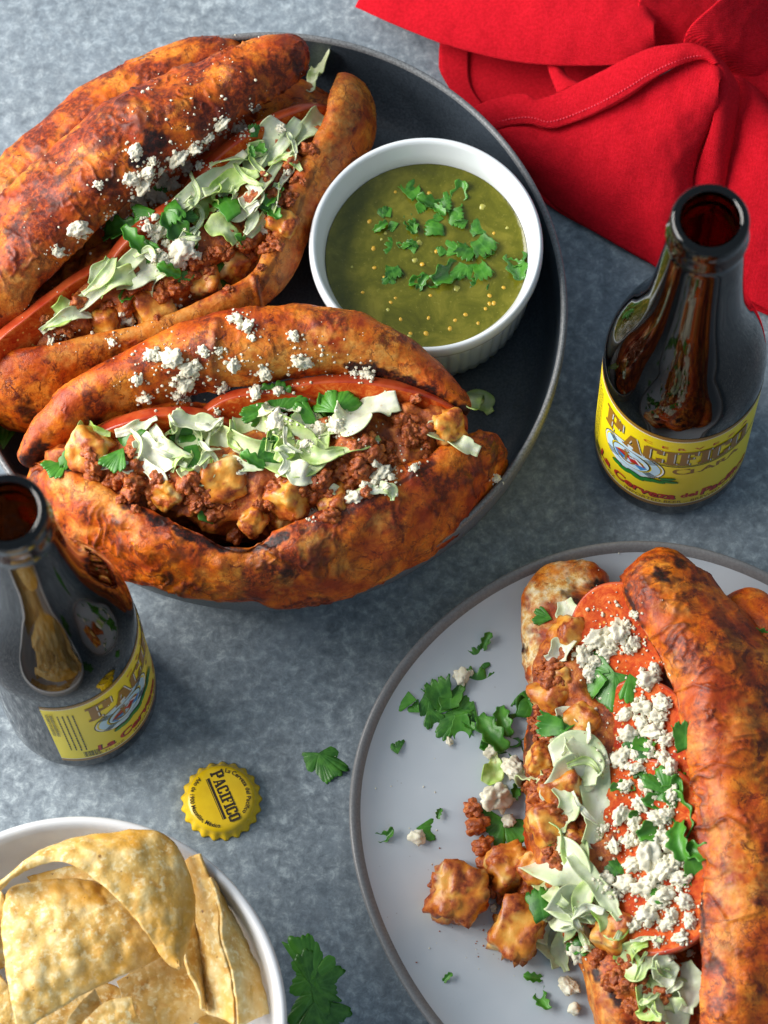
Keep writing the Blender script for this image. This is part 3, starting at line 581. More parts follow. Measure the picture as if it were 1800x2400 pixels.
def shreds(LL, S, times, k0, wf):
    for k, (p, wd, g) in enumerate(LL):
        for j in range(times):
            ox, oy = (0, 0) if j == 0 else (RS.gauss(0, 13), RS.gauss(0, 11)); a = RS.uniform(-.35, .35) if j else 0
            cx0 = sum(q[0] for q in p) / len(p); cy0 = sum(q[1] for q in p) / len(p); sc = RS.uniform(.6, .95) if j else 1
            pts = [(cx0 + ox + sc * ((x - cx0) * math.cos(a) - (y - cy0) * math.sin(a)), cy0 + oy + sc * ((x - cx0) * math.sin(a) + (y - cy0) * math.cos(a))) for x, y in p]
            lettuce(pts, max(2.2, wd * wf * (RS.uniform(.35, .6) if j else .8)), min(1, max(0, g + RS.uniform(-.15, .25))), S, 1.6 + .5 * j, k * 7 + k0 + j * 31, RS.uniform(.1, .5), .55, twist=.4)
shreds(LA, SA, 1, 1, 1.7)
def tangle(S, pts, n_):
    for k, (x, y) in enumerate(scatter(pts, 22, n_)):
        a = RS.uniform(0, 6.28); L = RS.uniform(18, 48); b = RS.uniform(-.9, .9)
        lettuce([(x - L * math.cos(a - b), y - L * math.sin(a - b)), (x, y), (x + L * math.cos(a + b), y + L * math.sin(a + b))], RS.uniform(1.4, 3.4), RS.choice((.05, .15, .3, .5, .75)), S, 1.8, 400 + k, RS.uniform(.1, .5), .5, twist=.5)
tangle(SA, [(620, 300), (540, 380), (450, 440), (360, 540), (260, 610), (160, 680)], 16)
lettuce([(712, 108), (700, 135), (680, 165), (672, 200)], 6.5, .35, SA, 2, 81, .4, .8)
LB = [([(370, 900), (400, 930), (430, 990)], 8, .15), ([(300, 950), (340, 990), (400, 1000)], 9, .1), ([(420, 920), (500, 960), (560, 980), (640, 960)], 9, .55), ([(500, 910), (560, 930), (640, 940), (700, 980)], 10, .6), ([(560, 990), (640, 1010), (690, 1000), (700, 940)], 8, .6), ([(640, 910), (700, 930), (760, 900)], 9, .5),
      ([(730, 920), (780, 900), (820, 880), (860, 870)], 13, .05), ([(700, 985), (760, 975), (820, 950)], 4, .65), ([(290, 1020), (240, 1000), (200, 1020)], 4, .05), ([(300, 1000), (340, 1030), (360, 1075)], 4.5, .05), ([(390, 1010), (420, 1030), (480, 1010)], 6, .25), ([(170, 915), (200, 940), (240, 940)], 6, .6),
      ([(620, 1010), (660, 1030), (690, 1040)], 7, .05), ([(450, 970), (430, 1000), (390, 1010)], 7, .6), ([(920, 925), (960, 945), (1035, 980)], 7, .35), ([(715, 1050), (740, 1075), (790, 1060), (840, 1065)], 3.5, .4), ([(590, 930), (620, 960), (600, 1000)], 7, .7), ([(370, 905), (420, 920), (480, 915)], 6, .2), ([(820, 1050), (845, 1060), (848, 1085)], 3.5, .35), ([(250, 940), (300, 925), (340, 905)], 4, .2), ([(330, 925), (360, 970), (410, 990)], 5, .1), ([(640, 960), (690, 990), (745, 980)], 5, .45), ([(480, 990), (520, 1010), (570, 1015)], 4, .4), ([(560, 900), (600, 880), (650, 890)], 4, .3)]
shreds(LB, SB, 1, 2, 1.6); tangle(SB, [(280, 960), (420, 950), (560, 960), (700, 950), (780, 920)], 14)
LC = [([(1220, 1300), (1230, 1340), (1225, 1365)], 6, .05), ([(1240, 1385), (1210, 1410), (1180, 1430)], 6, .1), ([(1250, 1540), (1210, 1570), (1190, 1590)], 6.5, .05), ([(1260, 1560), (1240, 1610), (1220, 1640)], 7, .1), ([(1190, 1640), (1250, 1620), (1280, 1680), (1290, 1770), (1270, 1830)], 10, .1), ([(1260, 1650), (1220, 1700), (1190, 1760)], 11, .2),
      ([(1230, 1600), (1270, 1640), (1275, 1700)], 8, .25), ([(1190, 1770), (1220, 1790), (1250, 1860), (1270, 1910)], 7, .6), ([(1100, 1880), (1160, 1860), (1230, 1870), (1280, 1930)], 11, .25), ([(1140, 1940), (1190, 1920), (1260, 1950), (1330, 2000)], 12, .35), ([(1150, 1950), (1180, 2020), (1210, 2090)], 10, .05), ([(1200, 1990), (1240, 1960), (1290, 1990)], 10, .2),
      ([(1330, 2080), (1370, 2050), (1400, 2040)], 5, .95), ([(1350, 2090), (1400, 2070), (1450, 2090)], 9, .25), ([(1390, 2140), (1440, 2150), (1500, 2160)], 10, .3), ([(1410, 2170), (1450, 2190), (1490, 2200)], 9, .45), ([(1380, 2130), (1400, 2180), (1430, 2200)], 6, .7), ([(1290, 1960), (1330, 2010), (1290, 2010)], 7, .6), ([(1420, 2060), (1440, 2110), (1450, 2140)], 6, .15), ([(1480, 2080), (1490, 2140), (1480, 2190)], 8, .2), ([(1125, 1900), (1180, 1960), (1170, 2040)], 6, .15), ([(1290, 1900), (1250, 1960), (1270, 2030)], 5, .45), ([(1180, 1600), (1220, 1560), (1260, 1540)], 4, .1), ([(1230, 1850), (1280, 1900), (1340, 1990)], 5, .5), ([(1110, 1880), (1170, 1910), (1225, 1960)], 5, .3), ([(1230, 2000), (1210, 2050), (1225, 2100)], 5, .2), ([(1200, 1700), (1230, 1740), (1215, 1800)], 5, .3)]
shreds(LC, SCW, 1, 3, 1.9); tangle(SCW, [(1240, 1620), (1260, 1760), (1200, 1900), (1250, 2000), (1400, 2100), (1450, 2170)], 14)

# ------------------------------------------------------------------ crumbled cheese on the sandwiches
FINE = {}
def pile(S, x, y, r, n_=10, chunk=True):
    """a heap of crumbs, r in view pixels"""
    rm = r / 5.5
    rm *= 1.32
    FINE[S.name] = FINE.get(S.name, []) + [(x + RS.gauss(0, r * .8), y + RS.gauss(0, r * .7), RS.uniform(.3, .95)) for _ in range(int(r * .9))]
    if chunk: o = crumb(x, y, rm * .9, S, RS.choice(CHK), .25, 'cheese_crumb')
    for _ in range(n_):
        a = RS.uniform(0, 6.28); d = r * (RS.uniform(.55, 1.15) if chunk else RS.uniform(0, 1.1) ** .7)
        crumb(x + d * math.cos(a), y + d * math.sin(a) * .9, rm * RS.uniform(.10, .36), S, None, .35 if not chunk else RS.uniform(.2, 1.0))
def sprinkle(S, pts, spread, n_, r=(.7, 1.7)):
    for x, y in scatter(pts, spread, n_): crumb(x, y, RS.uniform(*r) ** 1.0, S)
for a in ((390, 548, 36, 14), (350, 560, 20, 6), (345, 498, 29, 8), (310, 405, 20, 6), (330, 425, 20, 6), (352, 432, 18, 6), (372, 402, 18, 6), (402, 362, 18, 6), (318, 375, 18, 5), (300, 462, 18, 6), (278, 482, 14, 5), (450, 300, 14, 5), (292, 330, 18, 6), (285, 390, 20, 8), (300, 430, 26, 10), (350, 390, 22, 9), (385, 345, 22, 10), (420, 325, 16, 6), (480, 270, 18, 8), (515, 280, 15, 6), (550, 235, 13, 4), (330, 350, 12, 4), (240, 470, 16, 4), (168, 497, 24, 9), (125, 546, 16, 5), (275, 692, 19, 6), (243, 740, 11, 2), (140, 720, 12, 4), (212, 400, 11, 3), (600, 450, 10, 3), (620, 370, 12, 4), (605, 280, 12, 4), (110, 738, 10, 3), (430, 360, 10, 3), (570, 500, 9, 2)): pile(SA, *a)
sprinkle(SA, [(150, 520), (300, 300), (420, 250), (480, 200)], 48, 24, (.5, 1.2)); sprinkle(SA, [(280, 440), (400, 350), (540, 260)], 16, 26, (.6, 1.6)); sprinkle(SA, [(130, 720), (280, 690), (420, 640)], 16, 14, (.6, 1.4))
for a in ((370, 775, 26, 9), (330, 770, 18, 7), (410, 800, 22, 9), (400, 830, 24, 10), (395, 862, 18, 7), (440, 760, 14, 4), (505, 790, 19, 4), (570, 806, 20, 4), (654, 785, 23, 5), (510, 690, 16, 6), (535, 705, 18, 6), (636, 728, 14, 4), (480, 840, 15, 6), (600, 845, 14, 5), (552, 850, 17, 6), (298, 822, 15, 4), (312, 862, 16, 5), (382, 855, 12, 4), (790, 808, 18, 6), (765, 805, 11, 3), (600, 912, 27, 4), (690, 930, 16, 6), (730, 925, 22, 8), (820, 1028, 28, 8), (850, 1015, 16, 5), (765, 1075, 18, 5), (790, 1050, 12, 3), (672, 1105, 22, 5), (650, 1090, 11, 2), (518, 1020, 16, 4), (505, 995, 11, 3), (895, 1012, 10, 3), (1072, 1035, 12, 3), (660, 960, 13, 5), (255, 1025, 10, 3), (470, 890, 8, 2), (545, 730, 9, 3), (475, 760, 9, 3)): pile(SB, *a)
sprinkle(SB, [(300, 820), (420, 790), (440, 850)], 28, 26, (.6, 1.5)); sprinkle(SB, [(640, 730), (700, 790), (560, 880)], 34, 12, (.5, 1.1)); sprinkle(SB, [(800, 960), (880, 980), (920, 1000)], 16, 10, (.5, 1.2)); sprinkle(SB, [(640, 920), (760, 930)], 18, 12, (.6, 1.3))
for a in ((1290, 1385, 28, 8), (1340, 1370, 30, 9), (1370, 1390, 18, 6), (1260, 1420, 22, 8), (1275, 1455, 20, 8), (1370, 1330, 10, 3), (1310, 1410, 18, 6), (1400, 1470, 24, 9), (1430, 1520, 22, 8), (1390, 1530, 22, 8), (1350, 1545, 18, 6), (1360, 1590, 24, 8), (1410, 1580, 22, 8), (1440, 1600, 18, 6), (1340, 1640, 26, 7), (1375, 1660, 18, 6), (1450, 1660, 20, 8), (1450, 1720, 18, 6), (1350, 1700, 16, 6), (1380, 1740, 18, 6), (1340, 1760, 22, 8), (1420, 1770, 22, 8), (1395, 1800, 22, 8),
          (1305, 1790, 12, 2), (1325, 1830, 17, 3), (1400, 1850, 36, 10), (1440, 1880, 26, 9), (1360, 1815, 18, 6), (1310, 1900, 20, 7), (1350, 1910, 24, 9), (1390, 1920, 24, 9), (1440, 1930, 22, 8), (1470, 1900, 20, 8), (1480, 1950, 20, 8), (1400, 1975, 26, 9), (1450, 1980, 18, 6), (1370, 2000, 16, 5), (1470, 2025, 16, 5), (1440, 2000, 16, 3), (1420, 2035, 12, 3), (1450, 2065, 9, 3), (1490, 2060, 9, 3), (1275, 1465, 12, 4), (1245, 2055, 24, 6), (1415, 1450, 18, 3), (1420, 1550, 20, 3), (1385, 1565, 18, 3), (1435, 1640, 18, 3), (1400, 1620, 20, 3), (1370, 1630, 18, 3), (1420, 1690, 18, 3), (1395, 1700, 18, 3), (1440, 1760, 20, 3), (1370, 1780, 18, 3), (1450, 1830, 22, 3), (1430, 1810, 20, 3), (1370, 1870, 22, 3), (1460, 1860, 20, 3), (1410, 1900, 22, 3), (1330, 1930, 16, 3), (1420, 1950, 20, 3), (1490, 1990, 18, 3), (1320, 1390, 20, 3), (1285, 1430, 18, 3), (1355, 1400, 18, 3)): pile(SCW, *a)
sprinkle(SCW, [(1290, 1300), (1330, 1320), (1290, 1530), (1310, 1690), (1300, 1860)], 16, 26, (.5, 1.2)); sprinkle(SCW, [(1400, 1480), (1420, 1640), (1420, 1800), (1440, 1980)], 30, 40, (.7, 1.8))
specks([(x, y, RS.uniform(.22, .5)) for x, y in scatter([(60, 600), (250, 350), (420, 220), (560, 160)], 60, 90) + scatter([(330, 400), (540, 260)], 30, 60) + scatter([(130, 740), (450, 640)], 24, 40)] + FINE[SA.name], SA)
specks([(x, y, RS.uniform(.22, .5)) for x, y in scatter([(280, 830), (500, 760), (760, 780)], 40, 90) + scatter([(600, 900), (880, 980)], 40, 80) + scatter([(250, 1000), (500, 1080)], 40, 30)] + FINE[SB.name], SB)
specks([(x, y, RS.uniform(.22, .5)) for x, y in scatter([(1300, 1300), (1380, 1500), (1340, 1800), (1430, 2020)], 45, 170)] + FINE[SCW.name], SCW)

# ------------------------------------------------------------------ cilantro
def leaf_grid(seed, kind):
    """leaf blade in unit size, stalk end at the origin, growing along +y"""
    rr = np.random.RandomState(seed); nr_, na_ = 9, 73
    if kind == 'strip':
        nr_, na_ = 17, 7; u = np.linspace(0, 1, nr_); x = np.linspace(-1, 1, na_); wd = (.10 + .13 * np.sin(u * math.pi) ** .6) * (1 + .25 * np.sin(u * 19 + seed))
        bx = .25 * rr.normal() * (u - .5) ** 2 * 3
        P = np.stack([bx[:, None] + wd[:, None] * x[None], np.broadcast_to(u[:, None] - .5, (nr_, na_)), .25 * wd[:, None] * x[None] ** 2 * 3 + .18 * np.sin(u * 3 + seed)[:, None] + 0 * x[None]], -1); vein = np.broadcast_to(np.clip(1 - np.abs(x) * 5, 0, 1)[None], (nr_, na_))
    elif kind == 'cut':
        u = np.linspace(0, 1, nr_); x = np.linspace(-1, 1, 35); na_ = 35
        tip = .74 + .20 * np.abs(np.sin(x * 6 + seed)) ** .55 + .06 * np.abs(np.sin(x * 15)) - .12 * x ** 2; lo = .05 * x + .1 * rr.normal() * x
        y = lo[None] * (1 - u[:, None]) + tip[None] * u[:, None]; xx = x[None] * (.24 + .20 * u[:, None]) * (1 + .22 * (np.abs(np.sin(u * 9 + seed))[:, None] ** .6 - .5) * np.abs(x[None]) ** 3)
        P = np.stack([xx, y - .45, .5 * xx ** 2 * rr.choice([-1, 1]) + .12 * np.sin(y * 3 + seed) + .25 * rr.normal() * xx * y], -1); vein = np.clip(1 - np.abs(x) * 9, 0, 1)[None] * np.ones((nr_, 1))
    else:
        na_ = 131; half = 1.9 if kind == 'leaf' else .72; ph = np.linspace(-half, half, na_); u = np.linspace(0, 1, nr_) ** .8
        lob = np.array([-1.45, -.72, 0, .72, 1.45]) + rr.normal(size=5) * .08 if kind == 'leaf' else np.array([-.33, .33])
        wl = .43 if kind == 'leaf' else .42; sep = np.min(np.abs(ph[:, None] - lob[None]), 1)
        r = .66 + .34 * np.clip(1 - (sep / wl) ** 2, 0, 1) ** .55
        tee = np.abs(np.sin(ph * 5.6 + seed)) ** .55; tee2 = np.abs(np.sin(ph * 14 + seed * 1.3)) ** .6
        r = r * (.80 + .16 * tee + .09 * tee2)
        X = u[:, None] * (r * np.sin(ph))[None]; Y = u[:, None] * (r * np.cos(ph))[None]
        P = np.stack([X, Y - .35, .06 * u[:, None] ** 2 * np.sin(ph * 4.8 + seed)[None] + .22 * rr.normal() * X ** 2 + .15 * rr.normal() * Y * X - .12 * u[:, None] ** 2], -1)
        vein = np.clip(1 - np.min(np.abs(ph[:, None] - np.array(list(lob) + [-1.7, -.9, -.4, .4, .9, 1.7])[None]), 1) * 14, 0, 1)[None] * np.ones((nr_, 1)) * (1 - u[:, None] * .7)
    v, f = thick(P.reshape(-1, 3), nr_, na_, .022); vv = vein.reshape(-1); return v, f, np.r_[vv, vv]
LEAF = {}
for kind, cnt in (('leaf', 5), ('lobe', 5), ('cut', 6), ('strip', 6)):
    LEAF[kind] = []
    for k in range(cnt):
        v, f, ve = leaf_grid(500 + 11 * k, kind); LEAF[kind].append(mesh_data('cilantro_' + kind, v, f, MAT['cilantro'], attrs=dict(vein=ve)))
def cil(x, y, kind, size, rot, parent=None, conv=None, lift=1.1, tilt=.22, name='cilantro_leaf', k=None, flat=False, **kw):
    """size: leaf length in mm; rot: way the leaf points in the picture, degrees anticlockwise from up"""
    px, py = (x * KV, y * KV) if conv is None else conv(x, y); P, nn = hit(px, py)
    nn = nn * .35 + np.array([0, 0, 1]) * .65 if not flat else np.array([0, 0, 1.0]); nn = nn + np.array([R_.normal(), R_.normal(), 0]) * (tilt if not flat else .05); nn /= np.linalg.norm(nn)
    o = bpy.data.objects.new(name, LEAF[kind][k if k is not None else RS.randrange(len(LEAF[kind]))]); COL.objects.link(o)
    yy = np.array([-math.sin(math.radians(rot)), math.cos(math.radians(rot)), 0]); yy = yy - nn * (yy @ nn); yy /= np.linalg.norm(yy); xx = np.cross(yy, nn)
    size = size * .94; P = P + np.array([0, 0, lift])
    if parent is not None: o.parent = parent; P = P - ORG[parent.name]
    mt = Matrix.Identity(4)
    for i in range(3): mt[i][0] = xx[i] * size; mt[i][1] = yy[i] * size; mt[i][2] = nn[i] * size; mt[i][3] = P[i] * .001
    o.matrix_local = mt; return tag(o, **kw)
for a in ((335, 430, 'cut', 12, -20), (318, 462, 'lobe', 10, 100), (375, 462, 'cut', 11, 200), (395, 470, 'lobe', 9, -60), (262, 508, 'strip', 20, 80), (285, 522, 'strip', 14, 40), (312, 532, 'lobe', 12, 190), (495, 452, 'cut', 13, 20), (572, 440, 'cut', 9, 30), (590, 425, 'strip', 11, -40), (585, 455, 'strip', 12, 30), (470, 575, 'lobe', 11, 10), (480, 600, 'cut', 10, 220),
          (365, 590, 'strip', 11, 70), (400, 600, 'cut', 7, 120), (285, 632, 'strip', 13, -65), (550, 285, 'cut', 6, 0), (556, 318, 'strip', 10, 40), (385, 505, 'strip', 20, 35), (520, 525, 'strip', 8, 60), (545, 330, 'strip', 5, 10)): cil(*a, parent=SA)
for a in ((270, 950, 'leaf', 11, -20), (255, 985, 'lobe', 12, 150), (285, 1000, 'cut', 9, 200), (155, 990, 'cut', 11, 160), (175, 945, 'strip', 18, 20), (130, 1005, 'lobe', 11, 130), (395, 935, 'cut', 11, 80), (410, 955, 'cut', 11, 260), (418, 985, 'cut', 11, 190), (590, 872, 'leaf', 13, 20), (555, 890, 'lobe', 11, 80), (665, 905, 'lobe', 12, 60), (700, 900, 'cut', 11, 200), (735, 875, 'leaf', 12, -30), (715, 885, 'strip', 16, 30), (570, 985, 'lobe', 11, -60), (545, 1000, 'strip', 11, 60), (590, 965, 'strip', 8, -20), (455, 1100, 'cut', 13, -15)): cil(*a, parent=SB)
for a in ((1295, 1440, 'lobe', 16, 45), (1310, 1480, 'leaf', 17, 140), (1365, 1478, 'lobe', 12, 190), (1285, 1478, 'cut', 11, 110), (1190, 1568, 'cut', 12, 80), (1218, 1572, 'lobe', 9, -10), (1395, 1600, 'cut', 13, -30), (1395, 1650, 'cut', 14, 170), (1380, 1630, 'lobe', 11, 90), (1480, 1592, 'cut', 12, -10), (1425, 1715, 'lobe', 13, 30), (1455, 1700, 'leaf', 12, -40), (1440, 1725, 'strip', 18, -60), (1470, 1760, 'strip', 20, 10), (1420, 1790, 'strip', 17, -70), (1470, 1820, 'strip', 17, 5), (1510, 1845, 'strip', 15, 70), (1500, 1880, 'cut', 12, 190), (1332, 1872, 'leaf', 10, 10), (1430, 1925, 'cut', 12, 0), (1170, 1955, 'cut', 14, 5), (1178, 1335, 'lobe', 8, 70), (1250, 2050, 'strip', 10, 80), (1345, 1698, 'strip', 10, 85), (1250, 2035, 'cut', 5, 70), (1195, 1815, 'strip', 6, -35), (1380, 1760, 'strip', 8, 70)): cil(*a, parent=SCW)

# green bits floating on the salsa, tomatillo seeds
Z3 = zoomer(700, 280, 2.592)
for a in ((690, 430, 'cut', 13, 20), (530, 560, 'lobe', 13, 30), (500, 660, 'strip', 9, 120), (790, 510, 'strip', 14, 70), (880, 530, 'cut', 9, 260), (970, 470, 'strip', 18, -25), (840, 600, 'lobe', 11, 80), (960, 600, 'cut', 10, 180), (680, 640, 'strip', 13, 15), (770, 690, 'cut', 11, 280), (620, 790, 'cut', 17, 75), (690, 790, 'lobe', 9, 110), (570, 920, 'cut', 11, 190), (1060, 660, 'leaf', 12, 20), (1110, 760, 'cut', 16, 210), (940, 790, 'lobe', 13, 60), (1020, 800, 'cut', 12, 150), (930, 930, 'strip', 24, -60), (1020, 930, 'leaf', 12, 170), (1110, 920, 'cut', 12, 200), (760, 975, 'strip', 15, 80), (1320, 870, 'strip', 24, 5)):
    cil(a[0], a[1], a[2], a[3] * .8, a[4], parent=SALSA, conv=Z3, lift=.35, flat=True)
    if a[2] != 'leaf': cil(a[0] + RS.gauss(0, 45), a[1] + RS.gauss(0, 40), RS.choice(('cut', 'lobe', 'strip')), RS.uniform(5, 9), RS.uniform(0, 360), parent=SALSA, conv=Z3, lift=.5, flat=True)
sv, sf = IC[2]; SEED = mesh_data('tomatillo_seed', sv * [1, .8, .5], sf, MAT['seed']); BIT = mesh_data('salsa_bit', *blob(9, 6, 2, (.3, .5), .5, (1, .8, .4)), MAT['salsa_bit'])
for x, y in ((590, 440), (795, 450), (430, 620), (560, 1110), (620, 1215), (800, 1070), (790, 1205), (950, 1220), (920, 1270), (1185, 1115), (1160, 1120), (1135, 1148), (1185, 690), (1245, 1020), (775, 1300), (1160, 1070), (390, 1050), (750, 880), (840, 800), (455, 785), (1015, 1185), (590, 1085), (680, 1300), (1090, 1240), (520, 960), (460, 900)):
    P, nn = hit(*Z3(x, y)); put('tomatillo_seed', SEED, P - [0, 0, .18], rnrm(.2), RS.uniform(0, 6), RS.uniform(.8, 1.3), SALSA)
for x, y, r in ((1125, 530, 3), (970, 1025, 3.2), (700, 850, 2.8), (530, 685, 1.8), (735, 740, 3), (670, 1310, 2), (540, 1160, 1.8), (1270, 660, 1.5), (320, 895, 1.2), (500, 730, 1.4)):
    P, nn = hit(*Z3(x, y)); put('salsa_bit', BIT, P - [0, 0, r * .12], np.array([0, 0, 1.0]), RS.uniform(0, 6), r, SALSA)

# ------------------------------------------------------------------ loose pieces on the pale plate, dish and table
Z4 = zoomer(800, 1260, 1.659); Z5 = zoomer(800, 1800, 1.659); Z2 = zoomer(400, 1720, 3.253)
G1 = 'chopped cilantro scattered on the pale plate'
def loose_cil(conv, x, y, kind, size, rot, label, group=G1, **k): return cil(x, y, kind, size, rot, conv=conv, flat=True, lift=.8, label=label, cat='cilantro', group=group, **k)
loose_cil(Z4, 255, 630, 'lobe', 12, 80, 'leftmost leaf of the cilantro cluster on the pale plate')
loose_cil(Z4, 325, 655, 'leaf', 11, 150, 'small three-lobed cilantro leaf second from the left in the plate cluster')
loose_cil(Z4, 385, 615, 'cut', 14, 20, 'narrow upright cilantro piece in the middle of the plate cluster')
loose_cil(Z4, 425, 610, 'cut', 15, -5, 'upright cilantro piece below the crumb in the plate cluster')
loose_cil(Z4, 465, 640, 'lobe', 12, -30, 'pale cilantro piece overlapping the big leaf of the plate cluster')
loose_cil(Z4, 520, 610, 'cut', 22, -10, 'largest cilantro leaf of the plate cluster, at its right end')
loose_cil(Z4, 420, 715, 'lobe', 13, 120, 'cilantro piece at the lower edge of the plate cluster')
loose_cil(Z4, 465, 735, 'cut', 11, 175, 'lowest cilantro piece of the plate cluster, pointing down')
loose_cil(Z4, 533, 476, 'cut', 11, 30, 'single cilantro piece above the plate cluster')
loose_cil(Z4, 562, 405, 'strip', 8, -30, 'short thin cilantro stalk at the top of the scattered pieces on the plate')
loose_cil(Z4, 695, 560, 'cut', 20, 190, 'broad flat cilantro leaf touching the left end of the roll on the plate')
loose_cil(Z4, 213, 820, 'lobe', 8, 10, 'small lone cilantro leaf below the plate cluster near the rim')
loose_cil(Z4, 380, 1075, 'strip', 5, -20, 'tiny sliver of cilantro in the middle of the pale plate')
loose_cil(Z4, 168, 1166, 'strip', 9, -75, 'thin cilantro stalk lying flat at the far left of the plate')
loose_cil(Z4, 320, 1135, 'lobe', 9, -100, 'cilantro leaf tucked behind the round crumb at the left of the plate')
loose_cil(Z4, 635, 800, 'strip', 19, 70, 'curved lower stalk of the sprig lying beside the roll')
loose_cil(Z4, 575, 770, 'strip', 19, 30, 'left drooping leaf of the sprig lying beside the roll')
loose_cil(Z4, 690, 745, 'strip', 24, -40, 'right rising leaf of the sprig lying beside the roll')
loose_cil(Z4, 730, 660, 'cut', 12, -30, 'leaf tip of the sprig under the edge of the roll')
loose_cil(Z4, 625, 720, 'strip', 14, 10, 'thin upright leaflet in the fork of the sprig beside the roll')
loose_cil(Z4, 683, 980, 'strip', 9, -30, 'cilantro sliver on the big cheese crumb beside the roll')
loose_cil(Z5, 775, 900, 'strip', 11, 15, 'pale green sliver low on the plate, left of the two lowest crumbs')
loose_cil(Z5, 745, 818, 'strip', 8, 80, 'thin curled green shred above the pale sliver low on the plate')
loose_cil(Z5, 412, 816, 'strip', 5, -50, 'tiny green fleck low on the left of the plate')
loose_cil(Z4, 1640, 378, 'strip', 9, 70, 'cilantro stalk at the right edge of the picture on the plate')
cil(695 * KV, 1652 * KV, 'leaf', 14.5, 190, conv=lambda a, b: (a, b), flat=True, lift=1.2, k=0, label='bright green cilantro leaf on the table touching the rim of the pale plate', cat='cilantro', group='whole cilantro leaves on the table')
DL = thing('cilantro_sprig', W(735, 2290, 0), 'dark cilantro sprig on the shaded table beside the chip bowl', 'cilantro', 'whole cilantro leaves on the table')
for a in ((1085, 1730, 'leaf', 20, -5), (1010, 1880, 'leaf', 15, 95), (1160, 1880, 'leaf', 15, -70), (1040, 2080, 'leaf', 16, 150), (1190, 2080, 'leaf', 16, -110), (1090, 1960, 'leaf', 15, 180)): cil(*a, parent=DL, conv=Z2, flat=True, lift=1.0, name='leaflet')
cil(2, 955, 'lobe', 14, 10, flat=True, lift=1.5, label='sliver of green leaf at the left edge of the dark dish', cat='cilantro')
lettuce([(1010, 880), (1035, 860), (1060, 895)], 9, .75, None, 1.0, 77, .15, .5, label='olive green lettuce scrap on the floor of the dark dish', cat='lettuce')

for k, (x, y, kd, sz, rt, l) in enumerate(((285, 665, 'lobe', 8, 40, 'tiny leaf tip under the left end of the cilantro cluster'), (350, 690, 'lobe', 9, 200, 'small frilled leaf at the lower left of the cilantro cluster'), (395, 660, 'lobe', 10, 60, 'frilled leaf lying across the middle of the cilantro cluster'), (450, 690, 'leaf', 9, 220, 'small three-lobed leaf low in the cilantro cluster'), (500, 665, 'lobe', 10, 150, 'frilled leaf under the largest leaf of the cilantro cluster'), (490, 720, 'strip', 9, 20, 'thin stalk at the lower right of the cilantro cluster'))):
    loose_cil(Z4, x, y, kd, sz, rt, l)
G2 = 'cheese crumbs scattered on the pale plate'
def loose_cheese(conv, x, y, r, label, me=None): return crumb(x, y, r, None, me, .55, conv=conv, label=label, cat='cheese', group=G2)
loose_cheese(Z4, 468, 550, 4.6, 'oblong cheese crumb at the top of the cilantro cluster on the plate')
loose_cheese(Z4, 500, 530, 2, 'small cheese crumb peeping out beside the oblong one in the cilantro cluster')
loose_cheese(Z4, 420, 796, 2.2, 'small cheese crumb just below the cilantro cluster')
loose_cheese(Z4, 296, 1170, 4.6, 'round cheese crumb alone at the left of the plate with a leaf behind it')
loose_cheese(Z4, 667, 905, 6.5, 'tall cheese crumb leaning on the roll beside the pale lettuce', CHK[0])
loose_cheese(Z4, 600, 1022, 9, 'largest cheese crumb on the plate, above the chorizo', CHK[1])
loose_cheese(Z4, 578, 838, 4, 'cheese crumb at the foot of the cilantro sprig')
loose_cheese(Z5, 886, 852, 5.5, 'upper of the two lowest cheese crumbs on the plate', CHK[2])
loose_cheese(Z5, 905, 938, 3.8, 'lowest cheese crumb on the plate')
loose_cheese(Z5, 594, 545, 2.2, 'small cheese crumb between the two spilled potato cubes')
loose_cheese(Z5, 650, 210, 4, 'cheese crumb behind the dark leaf by the spilled chorizo')
G3 = 'potato cubes spilled on the pale plate'
def loose_potato(x, y, r, k, label, rot):
    P, nn = hit(*Z5(x, y)); put('potato_cube', PTR[k], P + np.array([0, 0, r * .72]), rnrm(.15), rot, r, None, label, 'potato', G3); 
loose_potato(455, 500, 11, 0, 'big spiced potato cube farthest left on the plate', .5)
loose_potato(685, 640, 10.5, 1, 'spiced potato cube lowest of the spilled pieces', 1.0)
loose_potato(655, 405, 9, 2, 'spiced potato cube under the tip of the lettuce', .2)
G4 = 'chorizo crumbles spilled on the pale plate'
for x, y, r, l in ((510, 165, 5.5, 'topmost spilled chorizo crumble below the largest cheese crumb'), (530, 235, 6, 'chorizo crumble beside the dark cilantro leaf'), (550, 310, 6, 'chorizo crumble at the middle of the spilled trail'), (565, 380, 6, 'chorizo crumble between two spilled potato cubes'), (585, 470, 5, 'chorizo crumble right of the big potato cube'), (720, 480, 6, 'chorizo crumble under the lettuce beside the potato cubes'), (640, 520, 4.5, 'chorizo crumble just above the lowest potato cube'), (370, 455, 3.5, 'chorizo crumble stuck to the upper left of the big potato cube')):
    crumb(x, y, r, None, RS.choice(CZ), .6, 'chorizo_crumb', Z5, label=l, cat='chorizo', group=G4)
loose_cil(Z5, 620, 245, 'leaf', 14, 160, 'dark cilantro leaf curled beside the spilled chorizo')
loose_cil(Z5, 535, 180, 'strip', 7, 30, 'bright cilantro sliver on the topmost chorizo crumble')
lettuce([(560, 960), (600, 890), (590, 850)], 8, .8, None, 1.5, 61, .4, .8, conv=Z4, label='pale green lettuce shred under the tall cheese crumb on the plate', cat='lettuce')
lettuce([(690, 950), (740, 930), (790, 945)], 7, .45, None, 1.5, 63, .4, .8, conv=Z4, label='curled lettuce shred beside the tall cheese crumb at the edge of the roll', cat='lettuce')
